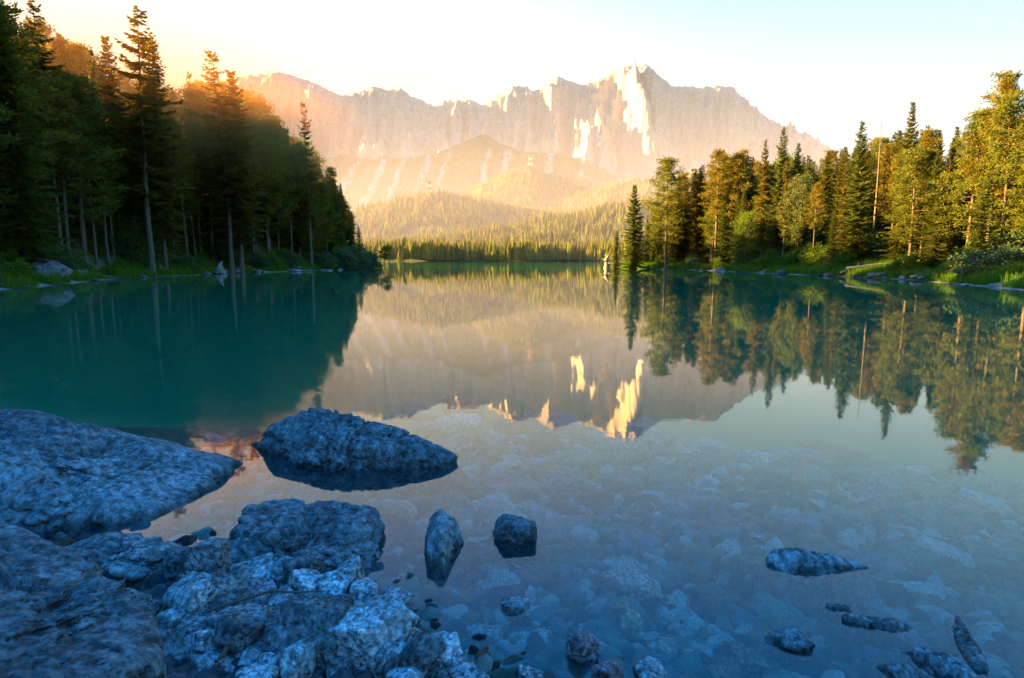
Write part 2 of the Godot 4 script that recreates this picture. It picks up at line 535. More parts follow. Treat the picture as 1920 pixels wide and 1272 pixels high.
func make_spruce(called: String, H: float, bare: float, R: float, droop: float, gap: float, needle: Material, thin := 0.0) -> Node3D:
	var o := Node3D.new()
	o.name = called
	var t := MB.new()
	var f := MB.new()
	var lean := Vector3(v_rand(0.025), 0, v_rand(0.025))
	var base_r := H * 0.0065 + 0.03
	var tp := []
	var tr := []
	for k in 9:
		var q := k / 8.0
		tp.append(Vector3(0, H * q, 0) + lean * H * q * q + Vector3(v_rand(0.05), 0, v_rand(0.05)))
		tr.append(base_r * (1 - q * 0.93) * (1.35 if k == 0 else 1.0))
	t.tube(tp, tr, 8, Color(1, 1, 1))
	var y := H * bare
	while y < H * 0.995:
		var q := (y / H - bare) / (1 - bare)
		var axis := lean * H * (y / H) * (y / H)
		var reach := R * pow(1 - q, 0.8) * minf(1.0, q * 5 + 0.45) + 0.12
		var n := 5 if q < 0.85 else 4
		var a0 := rng.randf() * TAU
		for k in n:
			if rng.randf() < thin:
				continue
			var az := a0 + TAU * k / n + v_rand(0.35)
			var L := reach * rng.randf_range(0.55, 1.2)
			var out := Vector3(cos(az), 0, sin(az))
			var side := Vector3(-sin(az), 0, cos(az))
			var p0 := axis + Vector3(0, y + v_rand(gap * 0.4), 0)
			var rise := lerpf(-droop, 0.55, q * q)
			var tip := p0 + out * L + Vector3(0, L * rise, 0)
			var mid := p0 + out * L * 0.5 + Vector3(0, L * (rise * 0.5 - 0.05), 0)
			tip.y += L * 0.10
			t.tube([p0, mid, tip], [0.035 + 0.006 * L, 0.02, 0.008], 3, Color(0.8, 0.75, 0.7), false)
			var s := 0.22 * minf(1.0, 0.5 / L)
			var col := shade(0.65, 1.25)
			while s < 1.0:
				var c := p0.lerp(mid, s * 2) if s < 0.5 else mid.lerp(tip, s * 2 - 1)
				var l := (0.32 + 0.50 * (1 - s)) * minf(1.0, 0.4 + L * 0.35)
				var hang := Vector3(0, -0.30 - 0.25 * droop, 0)
				for w in [-1.0, 1.0]:
					spray(f, c, (side * w * 0.85 + out * 0.6 + hang + Vector3(0, v_rand(0.2), 0)).normalized(), out, l * 1.15, 0.115, col * rng.randf_range(0.8, 1.2))
				s += 0.27 / maxf(L, 0.5)
			spray(f, tip, (tip - mid).normalized(), side, 0.32, 0.09, col)
		y += gap * lerpf(1.0, 0.5, q) * rng.randf_range(0.8, 1.2)
	# dead twigs on the bare trunk
	for k in int(H * bare * 1.3):
		var az := rng.randf() * TAU
		var yy := rng.randf_range(H * bare * 0.25, H * bare)
		var L := rng.randf_range(0.4, 1.3)
		t.tube([Vector3(0, yy, 0), Vector3(cos(az) * L, yy + v_rand(0.3), sin(az) * L)], [0.025, 0.006], 3, Color(1.1, 1.05, 1), false)
	part(t.mesh(M.bark), "trunk", o)
	part(f.mesh(needle), "crown", o)
	return o

func tuft(b: MB, p: Vector3, r: float, count: int, l: float, w: float, col: Color, flat := 0.7) -> void:
	for k in count:
		var d := Vector3(rng.randfn(), rng.randfn() * flat, rng.randfn()).normalized()
		var c := p + d * r * sqrt(rng.randf())
		var e := (d + Vector3(v_rand(0.6), 0.25 + v_rand(0.6), v_rand(0.6))).normalized()
		var s := e.cross(Vector3(v_rand(1), v_rand(1), v_rand(1))).normalized() * w
		var cc := col * rng.randf_range(0.75, 1.25)
		b.quad(c - e * l * 0.5, c + s, c + e * l * 0.5, c - s, cc)

func make_pine(called: String, H: float, bare: float, R: float, needle: Material, clumps: int) -> Node3D:
	var o := Node3D.new()
	o.name = called
	var t := MB.new()
	var f := MB.new()
	var tp := []
	var tr := []
	var bend := Vector3(v_rand(0.05), 0, v_rand(0.05))
	var at_h := func(q: float) -> Vector3: return Vector3(0, H * q, 0) + bend * H * q * q
	for k in 9:
		tp.append(at_h.call(k / 8.0)); tr.append((H * 0.011 + 0.04) * (1 - 0.85 * k / 8.0))
	t.tube(tp, tr, 8, Color(1.15, 0.95, 0.8))
	for k in clumps:
		var q := bare + (1 - bare) * pow((k + 0.5) / clumps, 0.9)
		var u := (q - bare) / (1 - bare)
		var az := k * 2.4 + v_rand(0.5)
		var L := R * (1.0 - 0.75 * u * u) * rng.randf_range(0.35, 1.1) * (0.6 + minf(0.4, u * 2))
		var p0: Vector3 = at_h.call(q)
		var tip := p0 + Vector3(cos(az) * L, L * rng.randf_range(0.0, 0.45), sin(az) * L)
		var mid := p0.lerp(tip, 0.55) + Vector3(v_rand(0.2), -0.08 * L, v_rand(0.2))
		t.tube([p0, mid, tip], [0.05, 0.03, 0.012], 4, Color(1.1, 0.9, 0.75), false)
		var col := shade(0.7, 1.25)
		for s in 4:
			var c := mid.lerp(tip, s / 3.0) + Vector3(v_rand(0.35), v_rand(0.15), v_rand(0.35))
			tuft(f, c, 0.7, 40, 0.42, 0.05, col, 0.5)
	tuft(f, at_h.call(1.0), 0.5, 60, 0.34, 0.035, shade(0.8, 1.2), 1.0)
	part(t.mesh(M.bark), "trunk", o)
	part(f.mesh(needle), "crown", o)
	return o

func make_broadleaf(called: String, H: float, bare: float, R: float, leaf: Material, clumps: int, leaf_l: float, bark := Color(1, 1, 1), weep := 0.0, per := 40) -> Node3D:
	var o := Node3D.new()
	o.name = called
	var t := MB.new()
	var f := MB.new()
	var fork := []
	t.tube([Vector3.ZERO, Vector3(v_rand(0.1), H * bare, v_rand(0.1)), Vector3(v_rand(0.3), H * 0.75, v_rand(0.3)), Vector3(0, H * 0.96, 0)], [H * 0.013 + 0.02, H * 0.010, H * 0.005, 0.01], 8, bark)
	for k in clumps:
		var u := (k + 0.5) / clumps
		var y := H * (bare + (1 - bare) * u)
		var env := R * sqrt(maxf(0.05, 1 - pow(2 * (u - 0.38) / (1.24 if u > 0.38 else 0.76), 2)))
		var az := k * 2.39996 + v_rand(0.3)
		var rr := env * sqrt(rng.randf_range(0.15, 1.0))
		var c := Vector3(cos(az) * rr, y + v_rand(0.4), sin(az) * rr)
		if k % 2 == 0:
			t.tube([Vector3(0, maxf(H * bare * 0.7, y - rr * 0.8), 0), c.lerp(Vector3(0, y, 0), 0.4), c], [0.03 + H * 0.002, 0.025, 0.01], 4, bark, false)
		var col := shade(0.65, 1.25)
		var size := R * rng.randf_range(0.22, 0.42)
		tuft(f, c, size, per, leaf_l, leaf_l * 0.42, col, 0.6)
		if weep > 0:
			for s in 3:
				tuft(f, c + Vector3(v_rand(size), -weep * rng.randf_range(0.3, 1.0), v_rand(size)), size * 0.5, per / 3, leaf_l, leaf_l * 0.35, col, 1.8)
	part(t.mesh(M.bark), "trunk", o)
	part(f.mesh(leaf), "crown", o)
	return o

func make_snag(called: String, H: float) -> Node3D:
	var o := Node3D.new()
	o.name = called
	var t := MB.new()
	var b: MB
	t.tube([Vector3.ZERO, Vector3(0.1, H * 0.5, 0), Vector3(0.05, H, 0.1)], [0.16, 0.11, 0.02], 7, Color(1.9, 1.9, 1.8))
	for k in 16:
		b = MB.new()
		var az := rng.randf() * TAU
		var y := H * rng.randf_range(0.3, 0.97)
		var L := (1 - y / H) * 1.6 + 0.4
		b.tube([Vector3(0.08, y, 0.03), Vector3(cos(az) * L * 0.6, y - 0.1, sin(az) * L * 0.6), Vector3(cos(az) * L, y + v_rand(0.4), sin(az) * L)], [0.03, 0.02, 0.006], 3, Color(1.8, 1.75, 1.65), false)
		part(b.mesh(M.bark), "branch", o)
	part(t.mesh(M.bark), "trunk", o)
	return o

func copy_of(proto: Node3D, called: String, at: Vector3, height: float, proto_h: float, wide := 1.0) -> Node3D:
	var o: Node3D = proto.duplicate()
	put(o, called, at)
	var k := height / proto_h
	o.rotation.y = rng.randf() * TAU
	o.scale = Vector3(k * wide, k, k * wide)
	return o

func nearest(p: Vector3, marks: Array) -> String:
	var best := 1e9
	var out := ""
	for m in marks:
		var d := Vector2(p.x, p.z).distance_to(Vector2(m[0], m[1]))
		if d < best:
			best = d
			out = m[2]
	return out

func low_conifer() -> ArrayMesh:
	var b := MB.new()
	b.tube([Vector3.ZERO, Vector3(0, 0.5, 0)], [0.03, 0.02], 4, Color(0.9, 0.8, 0.7), false)
	for l in 6:
		var y0 := 0.10 + l * 0.145
		var r := 0.21 * (1 - l / 6.6)
		for k in 8:
			var a := TAU * (k + 0.37 * l) / 8
			var rr := r * (1.0 if k % 2 == 0 else 0.72)
			var o := Vector3(cos(a), 0, sin(a))
			var s := Vector3(-sin(a), 0, cos(a)) * rr * 0.42
			b.tri(Vector3(0, y0 + 0.26, 0), o * rr + s + Vector3(0, y0 - 0.03, 0), o * rr - s + Vector3(0, y0 - 0.02, 0), Color(1, 1, 1) * (0.8 + 0.07 * l))
	return b.mesh(M.far_needle)

func grass_tuft() -> ArrayMesh:
	var b := MB.new()
	for k in 9:
		var a := rng.randf() * TAU
		var p := Vector3(cos(a), 0, sin(a)) * rng.randf_range(0.0, 0.16)
		var tip := p + Vector3(v_rand(0.2), rng.randf_range(0.25, 0.6), v_rand(0.2))
		var s := Vector3(-sin(a), 0, cos(a)) * 0.018
		b.tri(p - s, tip, p + s, shade(0.7, 1.3))
	return b.mesh(M.grass)

func many(m: Mesh, at: Array, tints: Array, called: String, label: String, category: String, kind := "stuff") -> void:
	var mm := MultiMesh.new()
	mm.transform_format = MultiMesh.TRANSFORM_3D
	mm.use_colors = true
	mm.mesh = m
	mm.instance_count = at.size()
	for k in at.size():
		mm.set_instance_transform(k, at[k])
		mm.set_instance_color(k, tints[k])
	var o := MultiMeshInstance3D.new()
	o.multimesh = mm
	put(o, called)
	tag(o, label, category, "", kind)

func sky_image() -> Image:
	var w := 512
	var h := 256
	var im := Image.create_empty(w, h, false, Image.FORMAT_RGBF)
	var sun := Vector3(sin(deg_to_rad(SUN_AZIMUTH)), tan(deg_to_rad(SUN_HEIGHT)), -cos(deg_to_rad(SUN_AZIMUTH))).normalized()
	for b in h:
		var th := PI * (0.5 - (b + 0.5) / h)
		for a in w:
			var az := TAU * (a + 0.5) / w
			var d := Vector3(sin(az) * cos(th), sin(th), -cos(az) * cos(th))
			var e := rad_to_deg(maxf(th, 0))
			var cosg := clampf(d.dot(sun), -1, 1)
			var glow := pow(maxf(0, cosg * 0.5 + 0.5), 3.0)
			var low := Color(0.56, 0.92, 0.90).lerp(Color(1.12, 1.02, 0.66), smoothstep(0.01, 0.34, glow))
			var mid := Color(0.48, 0.90, 1.04).lerp(Color(1.05, 1.06, 0.84), smoothstep(0.01, 0.34, glow))
			var c := low.lerp(mid, smoothstep(2, 24, e))
			c = c.lerp(Color(0.05, 0.62, 1.70), smoothstep(15, 37, e))
			c += Color(1.0, 0.75, 0.35) * 0.5 * pow(maxf(0, cosg), 24.0)
			im.set_pixel(a, b, Color(c.r, c.g, c.b) / EXPOSURE)
	return im

func _ready() -> void:
	rng.seed = 4242
	n_hill = noise(1, 0.02, 4)
	n_rock = noise(2, 1.0, 4)
	n_fine = noise(3, 0.35, 4)
	n_ridge = noise(4, 0.0022, 5, FastNoiseLite.TYPE_SIMPLEX_SMOOTH, FastNoiseLite.FRACTAL_RIDGED)
	n_cell = noise(5, 1.0, 1, FastNoiseLite.TYPE_CELLULAR, FastNoiseLite.FRACTAL_NONE)
	n_cell.cellular_return_type = FastNoiseLite.RETURN_CELL_VALUE
	n_cell.domain_warp_enabled = true
	n_cell.domain_warp_amplitude = 0.5
	n_cell.domain_warp_frequency = 0.7
	n_crack = noise(6, 1.0, 1, FastNoiseLite.TYPE_CELLULAR, FastNoiseLite.FRACTAL_NONE)
	n_crack.cellular_return_type = FastNoiseLite.RETURN_DISTANCE2_SUB
	n_crack.domain_warp_enabled = true
	n_crack.domain_warp_amplitude = 0.4
	n_crack.domain_warp_frequency = 1.1
	# --- camera, sky, sun, air
	var cam := Camera3D.new()
	cam.name = "camera"
	cam.position = Vector3(0, 1.8, 0)
	cam.rotation_degrees = Vector3(-7.71, 0, 0)
	cam.fov = 60.06
	cam.near = 0.1
	cam.far = 20000
	add_child(cam)
	cam.current = true
	var env := Environment.new()
	env.background_mode = Environment.BG_SKY
	env.sky = Sky.new()
	var pano := PanoramaSkyMaterial.new()
	pano.panorama = ImageTexture.create_from_image(sky_image())
	env.sky.sky_material = pano
	env.tonemap_mode = Environment.TONE_MAPPER_LINEAR
	env.tonemap_exposure = EXPOSURE * 1.14
	env.fog_enabled = true
	env.fog_light_color = Color(0.78, 0.88, 1.0)
	env.fog_density = 0.000004
	env.volumetric_fog_enabled = true
	env.volumetric_fog_density = 0.0
	env.sdfgi_enabled = true
	env.ssao_enabled = true
	env.ssil_enabled = true
	var we := WorldEnvironment.new()
	we.name = "world_environment"
	we.environment = env
	add_child(we)
	var sun := DirectionalLight3D.new()
	sun.name = "sun"
	sun.light_energy = 1.6
	sun.light_color = Color(1.0, 0.79, 0.46)
	sun.light_angular_distance = 0.5
	sun.shadow_enabled = true
	add_child(sun)
	sun.rotation_degrees = Vector3(-SUN_HEIGHT, 180 - SUN_AZIMUTH, 0)
	make_materials()

	# --- the setting: ground with the lake bed, water, hills, mountain wall
	var xs := steps(-420, 420, -5.0, 5.0, 0.14, 1.06)
	var zs := steps(-345, 110, -9.0, 0.6, 0.14, 1.06)
	tag(single(grid(xs, zs, ground_at, ground_color).mesh(M.ground), "ground"), "", "", "", "structure")
	var wm := PlaneMesh.new()
	wm.size = Vector2(1100, 900)
	wm.material = M.water
	tag(single(wm, "lake_water", Vector3(0, 0, -445)), "", "", "", "structure")
	var hx := PackedFloat32Array()
	var hz := PackedFloat32Array()
	for k in 240: hx.append(-2400 + 20.08 * k)
	for k in 190: hz.append(-3750 + 18.06 * k)
	tag(single(grid(hx, hz, hill_at, hill_color).mesh(M.far), "foothills"), "", "", "", "structure")
	var mx := PackedFloat32Array()
	var mz := PackedFloat32Array()
	for k in 640: mx.append(-5200 + 13.3 * k)
	for k in 225: mz.append(-5630 + 13.2 * k)
	tag(single(grid(mx, mz, wall_at, wall_color).mesh(M.far), "mountain_range"), "", "", "", "structure")

	for k in 6:
		var mist := FogVolume.new()
		mist.shape = RenderingServer.FOG_VOLUME_SHAPE_ELLIPSOID
		mist.size = Vector3(44, 17, 72) * (0.4 + 0.15 * k)
		var fm := FogMaterial.new()
		fm.albedo = Color(1.0, 0.68, 0.36)
		fm.density = 0.0110 - 0.0016 * k
		mist.material = fm
		put(mist, "morning_mist", Vector3(-46, 20, -86))
		tag(mist, "warm thin morning mist hanging between the left trees", "mist", "layers of mist on the left slope", "stuff")
	for k in 3:
		var air := FogVolume.new()
		air.shape = RenderingServer.FOG_VOLUME_SHAPE_BOX
		air.size = Vector3(7000, 190 + 130 * k, 3900)
		var am := FogMaterial.new()
		am.albedo = Color(0.94, 0.93, 1.0)
		am.density = 0.00007
		air.material = am
		put(air, "valley_haze", Vector3(-300, 96 + 65 * k, -2600 - 20 * k))
		tag(air, "pale warm haze lying in the valley before the mountains", "haze", "layers of valley haze", "stuff")
	var depth := FogVolume.new()
	depth.shape = RenderingServer.FOG_VOLUME_SHAPE_BOX
	depth.size = Vector3(1100, 9, 900)
	var dm := FogMaterial.new()
	dm.albedo = Color(0.006, 0.38, 0.15).linear_to_srgb()
	dm.density = 0.11
	depth.material = dm
	put(depth, "lake_water_depth", Vector3(0, -4.52, -445))
	tag(depth, "", "", "", "structure")
	far_forest()
	near_left_forest()
	towers()
	forests()
	shores()
	boulders()
	lake_stones()
	twigs()
	finish_labels()


func far_forest() -> void:
	var at := []
	var tint := []
	var tries := 0
	while at.size() < 42000 and tries < 400000:
		tries += 1
		var z := -700 - 2700 * pow(rng.randf(), 1.6)
		var x := z * rng.randf_range(-0.55, 0.35) * -1.0
		x = -z * rng.randf_range(-0.42, 0.34)
		var h := hill_at(x, z)
		if h < 0.2 or h > 500 or n_hill.get_noise_2d(x * 0.5 + 800, z * 0.5) > 0.28:
			continue
		var s := rng.randf_range(9, 24) * (0.65 + 0.7 * absf(n_hill.get_noise_2d(x * 2, z * 2)) + 0.25 * rng.randf())
		at.append(Transform3D(Basis(Vector3.UP, rng.randf() * TAU).scaled(Vector3(s * rng.randf_range(0.8, 1.2), s, s)), Vector3(x, h - 0.4, z)))
		var k := rng.randf_range(0.6, 1.35)
		tint.append(Color(k * rng.randf_range(0.85, 1.25), k, k))
	many(low_conifer(), at, tint, "far_forest", "hazy sunlit conifer forest covering the foothills beyond the far shore", "forest")

func near_left_forest() -> void:
	# the wood goes on along the left shore, beyond the frame
	var at := []
	var tint := []
	while at.size() < 260:
		var z := rng.randf_range(-48, 14)
		var x := rng.randf_range(-95, -24)
		var sd := shore(x, z)
		if sd < 5 or x > -absf(z) * 1.06 - 4:
			continue
		var s := rng.randf_range(11, 21)
		at.append(Transform3D(Basis(Vector3.UP, rng.randf() * TAU).scaled(Vector3(s, s, s)), Vector3(x, ground_h(x, z, sd) - 0.3, z)))
		tint.append(Color(0.6, 0.7, 0.7) * rng.randf_range(0.8, 1.2))
	many(low_conifer(), at, tint, "near_forest", "conifer wood continuing along the left shore beyond the picture", "forest")

func towers() -> void:
	# two cable car pylons, red and white, standing out of the forest on the foothills
	var red := Color(0.55, 0.06, 0.03)
	var white := Color(0.75, 0.73, 0.68)
	for spec in [[67.0, 334.0, -2200.0, 46.0, "red and white lattice cable car pylon on the higher foothill crest, right of centre"], [-233.0, 185.0, -1700.0, 36.0, "red and white lattice cable car pylon low on the left foothill crest"]]:
		var H: float = spec[3]
		var o := Node3D.new()
		put(o, "cable_car_pylon", Vector3(spec[0], hill_at(spec[0], spec[2]) - 2, spec[2]))
		tag(o, spec[4], "pylon", "cable car pylons on the foothills")
		for s in 4:
			var b := MB.new()
			var a := Vector3([-1, 1, 1, -1][s], 0, [-1, -1, 1, 1][s])
			for k in 5:
				var p := a * lerpf(H * 0.16, H * 0.05, k / 5.0) + Vector3(0, H * k / 5.0, 0)
				var q := a * lerpf(H * 0.16, H * 0.05, (k + 1) / 5.0) + Vector3(0, H * (k + 1) / 5.0, 0)
				b.tube([p, q], [H * 0.022, H * 0.022], 5, red if k % 2 == 0 else white)
			part(b.mesh(M.paint), "leg", o)
		var br := MB.new()
		for k in 5:
			var w0 := lerpf(H * 0.16, H * 0.05, k / 5.0)
			var w1 := lerpf(H * 0.16, H * 0.05, (k + 1) / 5.0)
			for s in 4:
				var a := Vector3([-1, 1, 1, -1][s], 0, [-1, -1, 1, 1][s])
				var c := Vector3([1, 1, -1, -1][s], 0, [-1, 1, 1, -1][s])
				br.tube([a * w0 + Vector3(0, H * k / 5.0, 0), c * w1 + Vector3(0, H * (k + 1) / 5.0, 0)], [H * 0.01, H * 0.01], 4, red if k % 2 == 0 else white)
		part(br.mesh(M.paint), "bracing", o)
		var arm := MB.new()
		arm.box(Vector3(-H * 0.2, H * 0.98, -H * 0.04), Vector3(H * 0.2, H * 1.04, H * 0.04), red)
		part(arm.mesh(M.paint), "cross_arm", o)
		for s in [-1, 1]:
			var sh := MB.new()
			sh.box(Vector3(s * H * 0.17 - H * 0.03, H * 0.93, -H * 0.09), Vector3(s * H * 0.17 + H * 0.03, H * 0.975, H * 0.09), white)
			part(sh.mesh(M.paint), "cable_saddle", o)

const SKYLINE_LEFT := [Vector2(-0.938, 0.458), Vector2(-0.815, 0.426), Vector2(-0.766, 0.407), Vector2(-0.744, 0.375), Vector2(-0.696, 0.342), Vector2(-0.655, 0.320), Vector2(-0.596, 0.301), Vector2(-0.527, 0.297), Vector2(-0.450, 0.289), Vector2(-0.400, 0.256), Vector2(-0.385, 0.218), Vector2(-0.351, 0.196), Vector2(-0.317, 0.170), Vector2(-0.275, 0.119), Vector2(-0.241, 0.072), Vector2(-0.228, 0.037), Vector2(-0.216, 0.011)]
const SKYLINE_RIGHT := [Vector2(0.171, 0.028), Vector2(0.189, 0.059), Vector2(0.205, 0.090), Vector2(0.239, 0.123), Vector2(0.265, 0.144), Vector2(0.300, 0.156), Vector2(0.352, 0.170), Vector2(0.396, 0.166), Vector2(0.423, 0.162), Vector2(0.475, 0.170), Vector2(0.528, 0.174), Vector2(0.562, 0.187), Vector2(0.614, 0.200), Vector2(0.647, 0.214), Vector2(0.690, 0.221), Vector2(0.735, 0.214), Vector2(0.776, 0.235), Vector2(0.801, 0.246), Vector2(0.834, 0.260), Vector2(0.952, 0.289)]

var protos := {}

func forests() -> void:
	for spec in [["spruce_a", 22.0, 0.05, 3.6, 0.35, 0.5, M.needle_a, 0.0], ["spruce_b", 24.0, 0.18, 3.2, 0.45, 0.55, M.needle_b, 0.08], ["spruce_c", 20.0, 0.08, 3.4, 0.25, 0.5, M.needle_c, 0.05], ["spruce_d", 24.0, 0.30, 3.4, 0.12, 0.85, M.needle_b, 0.28], ["spruce_e", 18.0, 0.02, 3.6, 0.5, 0.46, M.needle_c, 0.0], ["spruce_thin", 20.0, 0.3, 1.7, 0.2, 0.7, M.needle_b, 0.3]]:
		protos[spec[0]] = [make_spruce("spruce", spec[1], spec[2], spec[3], spec[4], spec[5], spec[6], spec[7]), spec[1]]
	for spec in [["pine_a", 20.0, 0.38, 3.6, M.needle_b, 52], ["pine_b", 18.0, 0.25, 4.0, M.needle_a, 60], ["pine_c", 22.0, 0.48, 3.3, M.needle_b, 46]]:
		protos[spec[0]] = [make_pine("pine", spec[1], spec[2], spec[3], spec[4], spec[5]), spec[1]]
	protos.beech_a = [make_broadleaf("beech", 15, 0.12, 3.6, M.leaf, 110, 0.22, Color(1.2, 1.2, 1.2), 0.0, 90), 15.0]
	protos.beech_b = [make_broadleaf("beech", 12, 0.05, 3.2, M.leaf, 95, 0.21, Color(1.1, 1.1, 1.1), 0.0, 90), 12.0]
	protos.birch = [make_broadleaf("birch", 14, 0.32, 2.6, M.birch, 80, 0.20, Color(3.2, 3.1, 2.9), 1.4, 60), 14.0]
	protos.snag = [make_snag("snag", 14), 14.0]
	protos.bush = [make_broadleaf("bush", 2.2, 0.02, 1.5, M.willow, 46, 0.16, Color(0.9, 0.9, 0.8), 0.0, 60), 2.2]
	protos.bush_dark = [make_broadleaf("bush", 2.2, 0.02, 1.4, M.leaf, 40, 0.18, Color(0.8, 0.8, 0.7), 0.0, 50), 2.2]

	var left_marks := [[-37, -44, "above the white boulder at far left"], [-42, -58, "on the grassy bank right of the boulder"], [-44, -74, "behind the bleached stump at left"], [-40, -90, "above the flat rocks at left"], [-34, -104, "behind the round willow bushes"], [-31, -120, "at the end of the left promontory"], [-60, -60, "high on the left slope"], [-60, -90, "high in the middle of the left slope"]]
	var right_marks := [[24, -122, "at the tip of the right bank"], [33, -108, "above the far end of the right shore"], [36, -92, "left of the pale birch on the right bank"], [39, -78, "beside and right of the pale birch"], [40, -64, "behind the fallen logs on the right bank"], [40, -50, "above the brushy bank near the right edge"], [38, -38, "at the right edge above the nearest shore"], [52, -75, "on the crest behind the right bank"], [50, -52, "on the crest near the right edge"]]
	var names := {"spruce_a": ["spruce", "broad spruce"], "spruce_b": ["spruce", "drooping spruce"], "spruce_c": ["spruce", "dense dark spruce"], "spruce_d": ["spruce", "airy long trunked spruce"], "spruce_e": ["spruce", "spruce branched to the ground"], "spruce_thin": ["spruce", "thin scraggy spruce"], "pine_a": ["pine", "tufted pine"], "pine_b": ["pine", "wide crowned pine"], "pine_c": ["pine", "high crowned pine"], "beech_a": ["broadleaf_tree", "round leafy tree"], "beech_b": ["broadleaf_tree", "low bushy tree"], "birch": ["birch", "pale green birch"], "snag": ["dead_tree", "bare dead tree"]}
	var placed: Array = []
	var plant := func(kind: String, p: Vector3, height: float, wide: float, label: String, side: String) -> void:
		var o := copy_of(protos[kind][0], names[kind][0] + "_tree" if names[kind][0] in ["spruce", "pine", "birch"] else names[kind][0], p, height, protos[kind][1], wide)
		placed.append(Vector2(p.x, p.z))
		if label:
			tag(o, label, "tree", "trees of the " + side + " bank")
		else:
			later(o, names[kind][1], nearest(p, left_marks if side == "left" else right_marks), height, "tree", "trees of the " + side + " bank")
	# trees that stand out of the skyline
	for s in [["spruce_d", -39.5, -52, 23.5, 1.1, "tallest airy conifer cut off by the upper left corner"], ["spruce_a", -36.0, -44, 19.6, 1.1, "broad conifer leaning in at the far left edge"], ["spruce_thin", -41.0, -60, 22.4, 0.9, "small pointed spruce top between the corner trees and the airy crown"],
		["spruce_d", -37.8, -62, 26.4, 1.5, "wide airy conifer, highest crown of the left slope"], ["spruce_b", -38.7, -66, 25.3, 1.2, "conifer touching the right side of the widest airy crown"], ["spruce_b", -42.0, -64, 24.6, 1.1, "conifer just left of the widest airy crown"],
		["spruce_thin", -42.0, -80, 26.3, 0.8, "thin spire showing alone in the dip of the left treeline"], ["spruce_d", -36.9, -78, 28.0, 1.3, "airy layered conifer, second highest on the left, with a thin bare tip"], ["spruce_b", -36.6, -80, 26.0, 1.4, "layered conifer right of the one with the thin bare tip"],
		["spruce_thin", -33.2, -98, 27.2, 1.0, "slim lone spruce standing against the mountain"], ["spruce_thin", -36.0, -97, 22.8, 0.9, "small spire just left of the slim lone spruce"]]:
		var p := Vector3(s[1], ground_at(s[1], s[2]) - 0.2, s[2])
		plant.call(s[0], p, s[3] - p.y, s[4], s[5], "left")
	for s in [["pine_a", 40.0, -50, 16.5, 0.9, "tall leaning pine with a tiered top at the upper right"], ["pine_b", 39.6, -48, 14.4, 0.9, "pine below and right of the tallest leaning pine"], ["spruce_a", 40.5, -62, 17.7, 0.8, "dark pointed spruce, sharpest top of the right treeline"], ["spruce_c", 39.3, -68, 17.1, 1.0, "broad spruce standing out left of the sharpest spruce"], ["snag", 42.5, -70, 17.8, 0.8, "thin dead spire beside the broad spruce on the right"],
		["spruce_c", 38.4, -86, 20.2, 0.9, "slim spruce with orange tip against the mountain foot"], ["spruce_b", 37.0, -88, 19.0, 0.8, "slim spruce just left of the orange tipped one"], ["spruce_c", 40.8, -86, 18.1, 0.9, "spruce just right of the orange tipped one"], ["pine_c", 34.3, -100, 19.4, 1.1, "left one of two flat topped sunlit pines"], ["pine_a", 36.6, -98, 19.0, 1.1, "right one of two flat topped sunlit pines"],
		["pine_b", 28.0, -108, 19.3, 1.1, "sunlit pine rising first behind the tip of the right bank"], ["spruce_e", 23.4, -114, 15.8, 1.0, "full spruce branched to the ground, first on the right bank"], ["birch", 39.0, -81, 12.8, 1.1, "pale green birch with white trunk among dark conifers"], ["pine_b", 39.9, -52, 14.0, 1.0, "pine crown lit orange left of the leaning pine"], ["spruce_e", 20.8, -119, 7.5, 0.9, "small dark spruce at the very tip of the right bank"]]:
		var p := Vector3(s[1], ground_at(s[1], s[2]) - 0.2, s[2])
		plant.call(s[0], p, s[3] - p.y, s[4], s[5], "right")
	for k in 26:
		var z := rng.randf_range(-122, -96)
		var sx := rng.randf_range(21, 42)
		for q in 40:
			var d := shore(sx, z)
			if d > 2.5 and d < 9.0 and sx / -z > 0.19:
				break
			sx = rng.randf_range(21, 42)
		var p := Vector3(sx, ground_at(sx, z) - 0.2, z)
		var room := 1.8 + along(PackedVector2Array(SKYLINE_RIGHT), sx / -z) * -z - p.y
		if room > 3:
			plant.call(["spruce_a", "spruce_e", "pine_b", "spruce_c", "spruce_b"][k % 5], p, room * rng.randf_range(0.6, 0.97), rng.randf_range(0.9, 1.2), "", "right")
